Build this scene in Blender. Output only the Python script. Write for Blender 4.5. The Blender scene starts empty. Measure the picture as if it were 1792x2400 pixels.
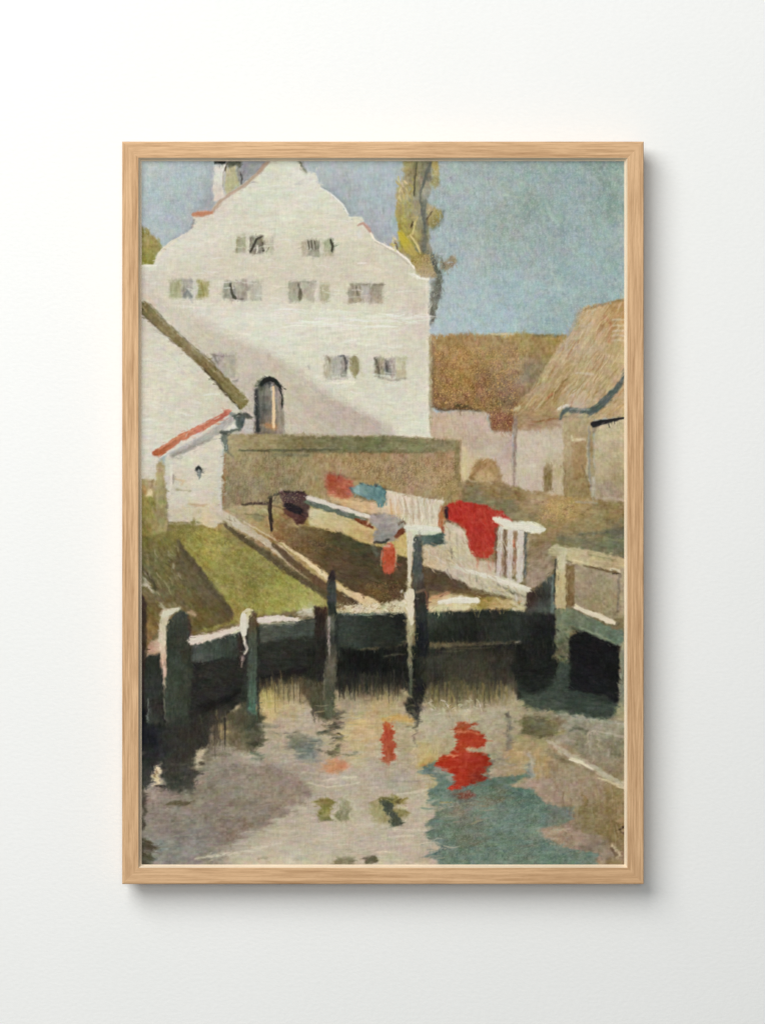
import bpy, bmesh, math, random
import numpy as np

SCN = bpy.context.scene
COL = SCN.collection
U = 1.0 / 2360.0                       # one drawing unit (the plan is drawn 1792 x 2400, x right, y down)


def wx(x): return (x - 896.0) * U
def wz(y): return (1200.0 - y) * U


# ---------------------------------------------------------------- camera
cam_data = bpy.data.cameras.new('camera')
cam = bpy.data.objects.new('camera', cam_data)
COL.objects.link(cam)
DEPTH = 0.0290                         # front of the frame stands this far off the wall
DIST = 3.0
cam.location = (0, -DEPTH - DIST, 0)
cam.rotation_euler = (math.radians(90), 0, 0)
cam_data.sensor_fit = 'HORIZONTAL'
cam_data.sensor_width = 36.0
cam_data.lens = 36.0 * DIST / (1792 * U)
cam_data.clip_end = 100
SCN.camera = cam

# ---------------------------------------------------------------- room light
world = bpy.data.worlds.new('World')
SCN.world = world
world.use_nodes = True
bg = world.node_tree.nodes['Background']
bg.inputs['Color'].default_value = (0.96, 1.0, 1.0, 1)
bg.inputs['Strength'].default_value = 0.125


def lamp(name, loc, target, size, watts, colour):
    d = bpy.data.lights.new(name, 'AREA')
    d.shape = 'SQUARE'; d.size = size; d.energy = watts; d.color = colour
    o = bpy.data.objects.new(name, d); COL.objects.link(o)
    o.location = loc
    v = [t - l for t, l in zip(target, loc)]
    n = math.sqrt(sum(c * c for c in v)); v = [c / n for c in v]
    o.rotation_euler = (math.acos(max(-1, min(1, -v[2]))), 0, math.atan2(v[1], v[0]) - math.pi / 2)
    return o


lamp('window_softbox', (-1.85, -2.9, 2.20), (0, 0, 0), 2.9, 184.0, (1.0, 0.992, 0.974))
lamp('front_fill', (0.0, -4.6, 0.2), (0, 0, 0), 1.4, 56.0, (0.97, 1.0, 1.0))  # unseen fill added behind the camera to lift the shadows

SCN.view_settings.view_transform = 'Standard'
SCN.view_settings.look = 'None'
SCN.view_settings.exposure = 0.0
SCN.view_settings.gamma = 1.0
SCN.view_settings.use_curve_mapping = False


# ---------------------------------------------------------------- helpers
def nodes_of(name):
    m = bpy.data.materials.new(name); m.use_nodes = True
    nt = m.node_tree
    b = nt.nodes['Principled BSDF']
    return m, nt, b


def add(nt, kind, **props):
    n = nt.nodes.new(kind)
    for k, v in props.items():
        setattr(n, k, v)
    return n


def mesh_obj(name, verts, faces, mat, parent=None, smooth_faces=False):
    me = bpy.data.meshes.new(name)
    me.from_pydata(verts, [], faces)
    me.validate(); me.update()
    if smooth_faces:
        for p in me.polygons:
            p.use_smooth = True
    o = bpy.data.objects.new(name, me)
    me.materials.append(mat)
    COL.objects.link(o)
    if parent:
        o.parent = parent
    return o


# ---------------------------------------------------------------- wall
wall_mat, nt, b = nodes_of('white_painted_wall')
tc = add(nt, 'ShaderNodeTexCoord')
n1 = add(nt, 'ShaderNodeTexNoise'); n1.inputs['Scale'].default_value = 5.0; n1.inputs['Detail'].default_value = 3
n2 = add(nt, 'ShaderNodeTexNoise'); n2.inputs['Scale'].default_value = 330.0; n2.inputs['Detail'].default_value = 4
mp = add(nt, 'ShaderNodeMapping'); mp.inputs['Scale'].default_value = (0.55, 1, 1)
nt.links.new(tc.outputs['Object'], mp.inputs['Vector'])
nt.links.new(tc.outputs['Object'], n1.inputs['Vector'])
nt.links.new(mp.outputs['Vector'], n2.inputs['Vector'])
r1 = add(nt, 'ShaderNodeValToRGB')
r1.color_ramp.elements[0].position = .3; r1.color_ramp.elements[0].color = (0.834, 0.838, 0.824, 1)
r1.color_ramp.elements[1].position = .7; r1.color_ramp.elements[1].color = (0.848, 0.848, 0.838, 1)
nt.links.new(n1.outputs['Fac'], r1.inputs['Fac'])
mx = add(nt, 'ShaderNodeMix', data_type='RGBA', blend_type='MULTIPLY'); mx.inputs['Factor'].default_value = 1.0
r2 = add(nt, 'ShaderNodeValToRGB')
r2.color_ramp.elements[0].position = .25; r2.color_ramp.elements[0].color = (0.972, 0.972, 0.972, 1)
r2.color_ramp.elements[1].position = .75; r2.color_ramp.elements[1].color = (1, 1, 1, 1)
nt.links.new(n2.outputs['Fac'], r2.inputs['Fac'])
nt.links.new(r1.outputs['Color'], mx.inputs['A']); nt.links.new(r2.outputs['Color'], mx.inputs['B'])
nt.links.new(mx.outputs['Result'], b.inputs['Base Color'])
bp = add(nt, 'ShaderNodeBump'); bp.inputs['Strength'].default_value = 0.38; bp.inputs['Distance'].default_value = 0.0006
nt.links.new(n2.outputs['Fac'], bp.inputs['Height']); nt.links.new(bp.outputs['Normal'], b.inputs['Normal'])
b.inputs['Roughness'].default_value = 0.85
b.inputs['Specular IOR Level'].default_value = 0.15
wall = mesh_obj('wall', [(-3, 0, -2.4), (3, 0, -2.4), (3, 0, 2.4), (-3, 0, 2.4), (-3, .1, -2.4), (3, .1, -2.4), (3, .1, 2.4), (-3, .1, 2.4)],
                [(0, 1, 2, 3), (7, 6, 5, 4), (0, 4, 5, 1), (1, 5, 6, 2), (2, 6, 7, 3), (3, 7, 4, 0)], wall_mat)
wall['kind'] = 'structure'
wall['label'] = 'plain white wall behind the framed picture'

# ---------------------------------------------------------------- the framed picture
OX0, OX1, OY0, OY1 = 286.0, 1508.0, 331.0, 2073.0      # outer outline of the frame
fw, fh = (OX1 - OX0) * U, (OY1 - OY0) * U
cx, cz = wx((OX0 + OX1) / 2), wz((OY0 + OY1) / 2)
root = bpy.data.objects.new('framed_painting', None)
COL.objects.link(root)
root.location = (cx, 0, cz - fh / 2)
root['label'] = 'light oak framed canal painting hanging on the white wall'
root['category'] = 'framed picture'


def oak(name, tint, dark):
    m, nt, b = nodes_of(name)
    tc = add(nt, 'ShaderNodeTexCoord'); oi = add(nt, 'ShaderNodeObjectInfo')
    mul = add(nt, 'ShaderNodeMath', operation='MULTIPLY'); mul.inputs[1].default_value = 37.0
    nt.links.new(oi.outputs['Random'], mul.inputs[0])
    off = add(nt, 'ShaderNodeVectorMath', operation='ADD')
    nt.links.new(tc.outputs['Object'], off.inputs[0]); nt.links.new(mul.outputs[0], off.inputs[1])

    def noise(scale, detail, dist, rough=.55):
        mp = add(nt, 'ShaderNodeMapping'); mp.inputs['Scale'].default_value = scale
        nt.links.new(off.outputs[0], mp.inputs['Vector'])
        n = add(nt, 'ShaderNodeTexNoise'); n.inputs['Scale'].default_value = 1.0
        n.inputs['Detail'].default_value = detail; n.inputs['Distortion'].default_value = dist; n.inputs['Roughness'].default_value = rough
        nt.links.new(mp.outputs['Vector'], n.inputs['Vector'])
        return n
    broad = noise((4, 60, 150), 3, .6)            # flame figure
    grain = noise((24, 300, 620), 5, .35)          # dark dashes
    pores = noise((150, 1500, 1700), 2, 0)
    long = noise((3.2, 9, 12), 2, .3)             # slow change along a rail
    ramp = add(nt, 'ShaderNodeValToRGB')
    e = ramp.color_ramp.elements
    e[0].position = .30; e[0].color = dark + (1,)
    e[1].position = .59; e[1].color = tint + (1,)
    comb = add(nt, 'ShaderNodeMath', operation='MULTIPLY_ADD'); comb.inputs[1].default_value = .62
    half = add(nt, 'ShaderNodeMath', operation='MULTIPLY'); half.inputs[1].default_value = .38
    nt.links.new(broad.outputs['Fac'], half.inputs[0])
    nt.links.new(grain.outputs['Fac'], comb.inputs[0]); nt.links.new(half.outputs[0], comb.inputs[2])
    nt.links.new(comb.outputs[0], ramp.inputs['Fac'])
    rp = add(nt, 'ShaderNodeValToRGB')
    rp.color_ramp.elements[0].position = .3; rp.color_ramp.elements[0].color = (.90, .88, .85, 1)
    rp.color_ramp.elements[1].position = .5; rp.color_ramp.elements[1].color = (1, 1, 1, 1)
    nt.links.new(pores.outputs['Fac'], rp.inputs['Fac'])
    rl = add(nt, 'ShaderNodeValToRGB')
    rl.color_ramp.elements[0].position = .3; rl.color_ramp.elements[0].color = (.93, .90, .86, 1)
    rl.color_ramp.elements[1].position = .7; rl.color_ramp.elements[1].color = (1.0, 1.0, 1.0, 1)
    nt.links.new(long.outputs['Fac'], rl.inputs['Fac'])
    m1 = add(nt, 'ShaderNodeMix', data_type='RGBA', blend_type='MULTIPLY'); m1.inputs['Factor'].default_value = 1
    m2 = add(nt, 'ShaderNodeMix', data_type='RGBA', blend_type='MULTIPLY'); m2.inputs['Factor'].default_value = 1
    nt.links.new(ramp.outputs['Color'], m1.inputs['A']); nt.links.new(rp.outputs['Color'], m1.inputs['B'])
    nt.links.new(m1.outputs['Result'], m2.inputs['A']); nt.links.new(rl.outputs['Color'], m2.inputs['B'])
    nt.links.new(m2.outputs['Result'], b.inputs['Base Color'])
    bp = add(nt, 'ShaderNodeBump'); bp.inputs['Strength'].default_value = .15; bp.inputs['Distance'].default_value = .0004
    nt.links.new(grain.outputs['Fac'], bp.inputs['Height']); nt.links.new(bp.outputs['Normal'], b.inputs['Normal'])
    b.inputs['Roughness'].default_value = .62
    b.inputs['Specular IOR Level'].default_value = .25
    return m


oak_mat = oak('light_oak', (0.705, 0.462, 0.262), (0.385, 0.213, 0.098))
lip_mat = oak('pale_oak_lip', (0.90, 0.77, 0.60), (0.82, 0.66, 0.48))
RW = 38.5                                              # face width of a rail, in units
LIPW, LIPD = 4.7, 13.0                                  # the bevel that falls to the picture


def sweep(profile, half, span, mat, name, parent, caps):
    """mitred length of moulding: profile is a list of (inward, depth) from the outer corner"""
    vs, fs = [], []
    for (v, d) in profile:
        x = half - v * U
        vs.append((-x, -d, span - v * U)); vs.append((x, -d, span - v * U))
    n = len(profile)
    for i in range(n - 1):
        fs.append((2 * i, 2 * i + 1, 2 * i + 3, 2 * i + 2))
    if caps:
        fs.append((2 * n - 2, 2 * n - 1, 1, 0))
    return mesh_obj(name, vs, fs, mat, parent)


F = DEPTH
k = U
rail_profile = [(13, .0015), (13, F - 34 * k), (0, F - 34 * k), (0, F - 2.2 * k), (.5, F - 1.1 * k), (1.2, F - .4 * k), (2.4, F), (RW - 1.0, F), (RW - .3, F - .25 * k), (RW, F - .9 * k), (RW, F - 4 * k), (RW - 6, F - 18 * k), (RW - 6, .0015)]  # unseen stepped-in back, shaped to cut light bounced onto the wall
lip_profile = [(RW + .02, F - .9 * k), (RW + LIPW, F - LIPD * k), (RW + LIPW + 1.2, F - (LIPD + .2) * k), (RW + LIPW + 1.2, F - (LIPD + 1.0) * k), (RW + .02, F - (LIPD + 1.0) * k)]
for i, ang in enumerate((0, 90, 180, 270)):
    half, span = (fw / 2, fh / 2) if i % 2 == 0 else (fh / 2, fw / 2)
    rail = sweep(rail_profile, half, span, oak_mat, 'frame_rail', root, True)
    rail.location = (0, 0, fh / 2)
    rail.rotation_euler = (0, math.radians(ang), 0)
    lip = sweep(lip_profile, half, span, lip_mat, 'inner_lip', rail, True)

# backing board behind the canvas
card, nt, b = nodes_of('brown_backing_card')
b.inputs['Base Color'].default_value = (.28, .2, .12, 1)
nb = add(nt, 'ShaderNodeTexNoise'); nb.inputs['Scale'].default_value = 60
rb = add(nt, 'ShaderNodeValToRGB'); rb.color_ramp.elements[0].color = (.24, .17, .10, 1); rb.color_ramp.elements[1].color = (.32, .23, .14, 1)
nt.links.new(nb.outputs['Fac'], rb.inputs['Fac']); nt.links.new(rb.outputs['Color'], b.inputs['Base Color'])
bw, bh = fw / 2 - (RW + 1) * U, fh / 2 - (RW + 1) * U
y0, y1 = -.004, -.007
back = mesh_obj('backing_board', [(x, y, fh / 2 + z) for y in (y0, y1) for (x, z) in ((-bw, -bh), (bw, -bh), (bw, bh), (-bw, bh))],
                [(3, 2, 1, 0), (4, 5, 6, 7), (0, 1, 5, 4), (1, 2, 6, 5), (2, 3, 7, 6), (3, 0, 4, 7)], card, root)

# ---------------------------------------------------------------- the painter: lays paint on the canvas array
PX0, PY0, PX1, PY1 = 327.0, 375.0, 1465.0, 2030.0      # canvas outline, in 1/2360 m units, y downwards
S = 0.70                                               # canvas samples per unit
CW, CH = int(round((PX1 - PX0) * S)) + 1, int(round((PY1 - PY0) * S)) + 1
rng = np.random.default_rng(11)
TAB = rng.random((256, 256)).astype(np.float32)
CAN = np.zeros((CH, CW, 3), np.float32)
RELIEF = np.zeros((CH, CW), np.float32)
TURN = np.zeros((CH, CW), np.float32)                  # which way the brush ran
CAN[:] = (112, 98, 70)                                 # toned ground
seed_count = [0]


def vnoise(u, v):
    iu = np.floor(u).astype(np.int32); iv = np.floor(v).astype(np.int32)
    fu = (u - iu).astype(np.float32); fv = (v - iv).astype(np.float32)
    fu = fu * fu * (3 - 2 * fu); fv = fv * fv * (3 - 2 * fv)
    a, b = iu & 255, iv & 255
    a1, b1 = (iu + 1) & 255, (iv + 1) & 255
    return (TAB[b, a] * (1 - fu) + TAB[b, a1] * fu) * (1 - fv) + (TAB[b1, a] * (1 - fu) + TAB[b1, a1] * fu) * fv


def streak(X, Y, ang, ln, wd, seed):
    a = math.radians(ang); c, s = math.cos(a), math.sin(a)
    u = X * c + Y * s; v = -X * s + Y * c
    o = seed * 17.37
    wob = (vnoise(u / (ln * 1.7) + o, v / (ln * 1.7) + 3 + o) - .5) * ln * .35
    v = v + wob
    n = vnoise(u / ln + o, v / wd + 2 * o) * .55 + vnoise(u / (ln * .5) + 5 + o, v / (wd * .5) + o) * .45
    return (n - .5) * 2


def smooth(x):
    x = np.clip(x, 0, 1)
    return x * x * (3 - 2 * x)


def window(x0, y0, x1, y1, pad):
    i0 = max(0, int((x0 - pad - PX0) * S)); i1 = min(CW, int((x1 + pad - PX0) * S) + 2)
    j0 = max(0, int((y0 - pad - PY0) * S)); j1 = min(CH, int((y1 + pad - PY0) * S) + 2)
    if i1 <= i0 or j1 <= j0:
        return None
    X, Y = np.meshgrid(np.arange(i0, i1, dtype=np.float32) / S + PX0, np.arange(j0, j1, dtype=np.float32) / S + PY0)
    return slice(j0, j1), slice(i0, i1), X, Y


def colour_at(col, X, Y):
    if not isinstance(col[0], (tuple, list)):
        return np.broadcast_to(np.array(col, np.float32), X.shape + (3,))
    acc = np.zeros(X.shape + (3,), np.float32); ws = np.zeros(X.shape, np.float32)
    for (x, y, c) in col:
        w = 1.0 / ((X - x) ** 2 + (Y - y) ** 2 + 250.0) ** 1.4
        acc += w[..., None] * np.array(c, np.float32); ws += w
    return acc / ws[..., None]


def lay(win, mask, col, st, ch, imp):
    js, is_, X, Y = win
    seed_count[0] += 1
    sd = seed_count[0] % 97
    c = colour_at(col, X, Y).copy()
    if st:
        ang, ln, wd, amp = st
        n = streak(X, Y, ang, ln, wd, sd)
        c += (n * amp)[..., None]
        RELIEF[js, is_] = RELIEF[js, is_] * (1 - mask * .7) + mask * (n * .5 + imp)
    if ch:
        for k in range(3):
            c[..., k] += (vnoise(X / 13 + 31 * k + sd, Y / 11 + 7 * k + sd) - .5) * 1.3 * ch
    if st:
        TURN[js, is_] = np.where(mask > .45, math.radians(st[0]), TURN[js, is_])
    m = mask[..., None]
    CAN[js, is_] = CAN[js, is_] * (1 - m) + c * m


def warped(X, Y, w):
    if not w:
        return X, Y
    o = seed_count[0] * 3.1
    dx = (vnoise(X / 9 + o, Y / 9) - .5) * 2 + (vnoise(X / 3.6 + o, Y / 3.6 + 9) - .5)
    dy = (vnoise(X / 9 + 40 + o, Y / 9 + 13) - .5) * 2 + (vnoise(X / 3.6 + 70 + o, Y / 3.6) - .5)
    return X + dx * w, Y + dy * w


def seg_dist(X, Y, a, b):
    vx, vy = b[0] - a[0], b[1] - a[1]
    L2 = vx * vx + vy * vy + 1e-9
    t = np.clip(((X - a[0]) * vx + (Y - a[1]) * vy) / L2, 0, 1)
    return (X - a[0] - t * vx) ** 2 + (Y - a[1] - t * vy) ** 2, t


def R(poly, col, f=1.5, w=1.2, a=1.0, st=(0, 14, 3, 6), ch=4, dry=0.0, dang=None, imp=0.0):
    """a filled patch of paint: outline, colour, edge softness, edge raggedness, cover, brush marks, hue drift, dryness"""
    xs = [p[0] for p in poly]; ys = [p[1] for p in poly]
    win = window(min(xs), min(ys), max(xs), max(ys), 1.8 * f + 4.5 * w + 2)
    if win is None:
        return
    f *= 1.7; w *= 1.45
    X, Y = warped(win[2], win[3], w)
    d2 = np.full(X.shape, 1e9, np.float32); ins = np.zeros(X.shape, bool)
    n = len(poly)
    for i in range(n):
        p, q = poly[i], poly[(i + 1) % n]
        d2 = np.minimum(d2, seg_dist(X, Y, p, q)[0])
        if p[1] != q[1]:
            cr = (p[1] > Y) != (q[1] > Y)
            ins ^= cr & (X < (q[0] - p[0]) * (Y - p[1]) / (q[1] - p[1]) + p[0])
    d = np.sqrt(d2) * np.where(ins, 1, -1)
    m = smooth(d / (2 * f) + .5) * a
    if dry:
        m = m * dryness(win[2], win[3], (st[0] if st else 0) if dang is None else dang, dry)
    lay(win, m.astype(np.float32), col, st, ch, imp)


def dryness(X, Y, ang, dry):
    n = streak(X, Y, ang, 16, 2.6, seed_count[0] % 89 + 5) * .5 + .5
    return smooth((n - dry * .75) / .22 + .35)


def L(pts, wid, col, f=1.0, w=.8, a=1.0, st='auto', ch=4, dry=0.0, imp=.35):
    """a brush stroke along a line; wid is one width or one per point"""
    if not isinstance(wid, (list, tuple)):
        wid = [wid] * len(pts)
    xs = [p[0] for p in pts]; ys = [p[1] for p in pts]
    win = window(min(xs), min(ys), max(xs), max(ys), max(wid) / 2 + 1.3 * f + 4 * w + 2)
    if win is None:
        return
    f *= 1.15; w *= 1.3
    X, Y = warped(win[2], win[3], w)
    d = np.full(X.shape, -1e9, np.float32)
    for i in range(len(pts) - 1):
        q, t = seg_dist(X, Y, pts[i], pts[i + 1])
        d = np.maximum(d, (wid[i] + (wid[i + 1] - wid[i]) * t) * .5 - np.sqrt(q))
    m = smooth(d / (2 * f) + .5) * a
    ang = math.degrees(math.atan2(pts[-1][1] - pts[0][1], pts[-1][0] - pts[0][0]))
    if st == 'auto':
        st = (ang, 18, 2.2, 9)
    if dry:
        m = m * dryness(win[2], win[3], ang, dry)
    lay(win, m.astype(np.float32), col, st, ch, imp)


def E(x, y, rx, ry, col, rot=0, **k):
    a = math.radians(rot); P = []
    for i in range(18):
        t = i / 18 * 2 * math.pi
        u, v = rx * math.cos(t), ry * math.sin(t)
        P.append((x + u * math.cos(a) - v * math.sin(a), y + u * math.sin(a) + v * math.cos(a)))
    R(P, col, **k)


def B(x0, y0, x1, y1, col, **k):
    R([(x0, y0), (x1, y0), (x1, y1), (x0, y1)], col, **k)


def dabs(poly, n, cols, ln, wd, ang, jit=15, a=.7, seed=1, f=1.0, w=.7):
    """many short brush marks scattered inside an outline"""
    r = random.Random(seed)
    xs = [p[0] for p in poly]; ys = [p[1] for p in poly]
    k = 0; tries = 0
    while k < n and tries < n * 30:
        tries += 1
        x, y = r.uniform(min(xs), max(xs)), r.uniform(min(ys), max(ys))
        c = False
        for i in range(len(poly)):
            p, q = poly[i], poly[(i + 1) % len(poly)]
            if (p[1] > y) != (q[1] > y) and x < (q[0] - p[0]) * (y - p[1]) / (q[1] - p[1]) + p[0]:
                c = not c
        if not c:
            continue
        k += 1
        t = math.radians(ang + r.uniform(-jit, jit)); l = ln * r.uniform(.5, 1.3) * .5
        dx, dy = math.cos(t) * l, math.sin(t) * l
        bend = r.uniform(-.2, .2) * l
        wv = wd * r.uniform(.6, 1.3)
        cc = r.choice(cols)
        cc = tuple(v + r.uniform(-6, 6) for v in cc)
        L([(x - dx, y - dy), (x - dy / l * bend, y + dx / l * bend), (x + dx, y + dy)], [wv * .7, wv, wv * .4], cc,
          f=f, w=w, a=a * r.uniform(.6, 1), ch=2, dry=r.choice([0, .2, .45]))


def drag(reach):
    """pull the wet paint along the brush direction"""
    global CAN
    jj, ii = np.meshgrid(np.arange(CH, dtype=np.float32), np.arange(CW, dtype=np.float32), indexing='ij')
    X, Y = ii / S, jj / S
    jj = jj + ((vnoise(X / 8, Y / 8 + 5) - .5) * 4.6 + (vnoise(X / 3.2, Y / 3.2) - .5) * 1.8) * S
    ii = ii + ((vnoise(X / 8 + 50, Y / 8) - .5) * 4.6 + (vnoise(X / 3.2 + 20, Y / 3.2) - .5) * 1.8) * S
    acc = np.zeros_like(CAN); ws = 0
    c, s = np.cos(TURN), np.sin(TURN)
    for k in range(-4, 5):
        w = 1 - abs(k) / 5.5
        t = k / 4 * reach * S
        a = np.clip(np.rint(jj + s * t), 0, CH - 1).astype(int); b = np.clip(np.rint(ii + c * t), 0, CW - 1).astype(int)
        acc += CAN[a, b] * w; ws += w
    CAN = acc / ws


def restroke(n, ln, wd, a, hue, seed, jit=14, carry=0.0):
    """go over the whole canvas with short bristle marks that pick up the paint under them"""
    r = random.Random(seed)
    src = CAN.copy()
    for _ in range(n):
        x, y = r.uniform(0, CW - 1), r.uniform(0, CH - 1)
        i0, j0 = int(x), int(y)
        t = TURN[j0, i0] + math.radians(r.gauss(0, jit))
        l, w = ln * r.uniform(.5, 1.4) * S * .5, wd * r.uniform(.6, 1.4) * S * .5
        R_ = int(l + 2)
        a0, a1, b0, b1 = max(0, j0 - R_), min(CH, j0 + R_ + 1), max(0, i0 - R_), min(CW, i0 + R_ + 1)
        yy = np.arange(a0, a1, dtype=np.float32)[:, None] - y; xx = np.arange(b0, b1, dtype=np.float32)[None, :] - x
        c, s = math.cos(t), math.sin(t)
        u = xx * c + yy * s; v = -xx * s + yy * c + (u * u) * r.uniform(-.012, .012)
        row = TAB[r.randrange(256)]
        br = row[(v * 1.7 + 128).astype(int) & 255]
        m = np.clip((w - np.abs(v)) / .8 + .5, 0, 1) * np.clip((l * (.65 + .5 * br) - np.abs(u)) / 2.2 + .5, 0, 1) * (a * (.55 + .6 * br))
        m = np.clip(m, 0, 1)
        if carry:                                     # paint carried over from a little way off: lost edges
            j0 = min(CH - 1, max(0, int(j0 + r.gauss(0, carry * S)))); i0 = min(CW - 1, max(0, int(i0 + r.gauss(0, carry * S))))
        col = src[j0, i0] + r.gauss(0, hue) + np.array([r.gauss(0, hue * .45) for _ in range(3)])
        CAN[a0:a1, b0:b1] += m[..., None] * (col - CAN[a0:a1, b0:b1])
        RELIEF[a0:a1, b0:b1] += m * ((br - .5) * 1.1 + .12)


def soften(k):
    """two passes of a small blur: wet edges"""
    global CAN
    for _ in range(k):
        P = np.pad(CAN, ((1, 1), (1, 1), (0, 0)), 'edge')
        CAN = (P[1:-1, 1:-1] * 4 + (P[:-2, 1:-1] + P[2:, 1:-1] + P[1:-1, :-2] + P[1:-1, 2:]) * 2 + P[:-2, :-2] + P[2:, 2:] + P[:-2, 2:] + P[2:, :-2]) / 16
# ---------------------------------------------------------------- the picture, back to front
V = 90          # brush running up and down
# sky
B(300, 350, 1490, 1100, [
    (335, 380, (181, 190, 187)), (430, 400, (172, 184, 186)), (490, 470, (163, 171, 174)), (360, 480, (170, 183, 186)),
    (345, 560, (171, 183, 184)), (420, 530, (168, 176, 180)), (600, 395, (150, 153, 153)),
    (760, 400, (172, 180, 180)), (850, 400, (170, 182, 182)), (800, 450, (163, 170, 173)), (860, 520, (160, 166, 170)),
    (900, 440, (167, 178, 181)), (1050, 400, (160, 172, 170)), (1130, 470, (158, 170, 168)), (1250, 400, (147, 163, 160)),
    (1330, 430, (146, 163, 162)), (1440, 400, (134, 151, 145)), (1440, 490, (137, 154, 149)), (1240, 480, (143, 158, 151)), (1180, 520, (150, 162, 155)),
    (1340, 530, (147, 163, 164)), (1440, 560, (144, 160, 158)), (1130, 590, (158, 168, 165)), (1060, 560, (160, 174, 175)), (1260, 600, (152, 167, 166)),
    (1380, 640, (150, 167, 169)), (1200, 680, (157, 175, 178)), (1080, 680, (166, 180, 182)), (1060, 760, (168, 183, 187)), (1180, 750, (163, 180, 185)),
    (1300, 740, (150, 168, 168)), (1250, 700, (154, 171, 172)), (1440, 660, (146, 164, 163))],
  f=1, w=0, st=(78, 22, 5, 5), ch=6)
dabs([(1020, 380), (1460, 380), (1460, 690), (1340, 720), (1290, 770), (1040, 770)], 150,
     [(140, 158, 155), (158, 172, 168), (166, 180, 178), (150, 162, 150), (148, 164, 170)], 26, 7, 65, 40, .35, 3, f=2)
dabs([(1130, 440), (1380, 400), (1420, 560), (1200, 640)], 45, [(134, 151, 141), (158, 171, 158), (143, 156, 148)], 22, 6, 20, 50, .4, 4, f=2)
dabs([(330, 380), (500, 380), (480, 480), (430, 540), (370, 580), (330, 560)], 60,
     [(176, 188, 188), (162, 174, 178), (184, 192, 188), (168, 176, 182)], 20, 6, 80, 40, .35, 5, f=2)
dabs([(770, 385), (920, 385), (915, 540), (880, 560), (810, 490)], 50, [(172, 182, 182), (158, 166, 172), (165, 172, 178)], 20, 6, 80, 40, .35, 6, f=2)
L([(1279, 466), (1290, 500), (1312, 532)], [4, 8, 5], (172, 190, 182), f=2.5, a=.5)
L([(1295, 640), (1303, 655), (1311, 676)], [3, 5, 2], (178, 192, 182), f=1.5, a=.6)
L([(1110, 448), (1119, 462)], 4, (128, 142, 138), f=1.5, a=.6)
L([(1180, 455), (1215, 461)], 4, (175, 188, 174), f=1.5, a=.5)
E(1057, 415, 5, 3, (120, 118, 132), rot=30, f=2, a=.6, st=None)
# grey cloud edge round the gable
L([(440, 540), (455, 500), (490, 470), (505, 440), (503, 390)], [10, 14, 22, 24, 18], (156, 158, 162), f=8, a=.65)
L([(402, 558), (440, 545)], 12, (160, 160, 166), f=5, a=.6)
L([(760, 440), (800, 475), (820, 500)], [8, 14, 12], (150, 157, 160), f=5, a=.65)
L([(862, 515), (880, 550), (915, 570)], [14, 20, 18], (160, 160, 165), f=7, a=.7)
B(556, 376, 625, 425, (146, 146, 148), f=6, a=.75, st=(-40, 14, 3, 6))
# bush at the far left
R([(322, 528), (335, 533), (350, 538), (366, 556), (375, 575), (376, 590), (366, 606), (358, 622), (322, 622)],
  [(330, 545, (128, 118, 70)), (345, 560, (166, 158, 100)), (350, 590, (146, 138, 70)), (335, 612, (134, 128, 58)), (370, 585, (138, 134, 88))], f=3, w=3, st=(70, 8, 4, 12), ch=10)
dabs([(328, 540), (355, 545), (368, 580), (356, 612), (328, 612)], 22, [(186, 172, 120), (112, 104, 52), (160, 154, 80)], 9, 4, 70, 50, .6, 7)
# poplar
R([(945, 370), (1012, 370), (1010, 430), (1004, 470), (1010, 520), (1006, 560), (1014, 600), (1022, 640), (1020, 650), (975, 650), (960, 610), (930, 590), (935, 540), (926, 500), (930, 440), (945, 410)],
  [(975, 390, (128, 122, 96)), (1000, 400, (112, 112, 98)), (960, 390, (158, 144, 92)), (940, 450, (186, 172, 128)), (968, 480, (150, 142, 112)), (990, 520, (138, 134, 116)), (940, 520, (156, 140, 78)),
   (1000, 460, (148, 146, 134)), (960, 560, (166, 150, 70)), (985, 640, (158, 138, 88)), (1010, 620, (138, 126, 108)), (995, 580, (122, 120, 106))], f=3, w=2.5, st=(82, 22, 4, 14), ch=9)
R([(1008, 370), (1026, 370), (1030, 400), (1029, 425), (1020, 442), (1010, 430), (1012, 400)], [(1015, 380, (172, 156, 92)), (1025, 425, (150, 144, 104))], f=3, w=2, st=(80, 12, 3, 10))
R([(998, 478), (1015, 482), (1034, 490), (1037, 506), (1026, 528), (1012, 534), (1000, 524)], [(1005, 490, (176, 164, 138)), (1025, 500, (150, 132, 66)), (1015, 520, (140, 124, 84))], f=3, w=2, st=(65, 12, 3, 10))
L([(1040, 494), (1034, 518), (1016, 534)], [6, 10, 8], (104, 114, 104), f=4, a=.6)
L([(976, 378), (972, 420), (970, 456)], [5, 6, 4], (82, 78, 62), f=1.5, a=.85)
L([(1010, 378), (998, 410), (984, 452), (990, 500)], [8, 7, 4, 8], (92, 94, 86), f=2.5, a=.85)
L([(994, 470), (996, 530), (994, 590), (998, 600)], [10, 12, 12, 8], (102, 104, 94), f=4, a=.8)
L([(990, 500), (996, 540)], 5, (78, 80, 72), f=2, a=.6)
L([(1000, 512), (1012, 494)], 3, (70, 58, 40), f=1, a=.8)
L([(968, 518), (962, 532)], 3.5, (60, 52, 30), f=1, a=.9)
L([(978, 380), (966, 470), (975, 560)], 5, (176, 160, 104), f=2, a=.5, dry=.4)
dabs([(930, 415), (970, 415), (962, 475), (932, 470)], 22, [(208, 192, 150), (182, 168, 96), (160, 146, 76)], 13, 5, 75, 45, .75, 8)
dabs([(930, 475), (968, 475), (962, 540), (932, 545)], 22, [(170, 156, 78), (150, 134, 92), (190, 176, 104)], 16, 4.5, 80, 25, .7, 9)
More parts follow.
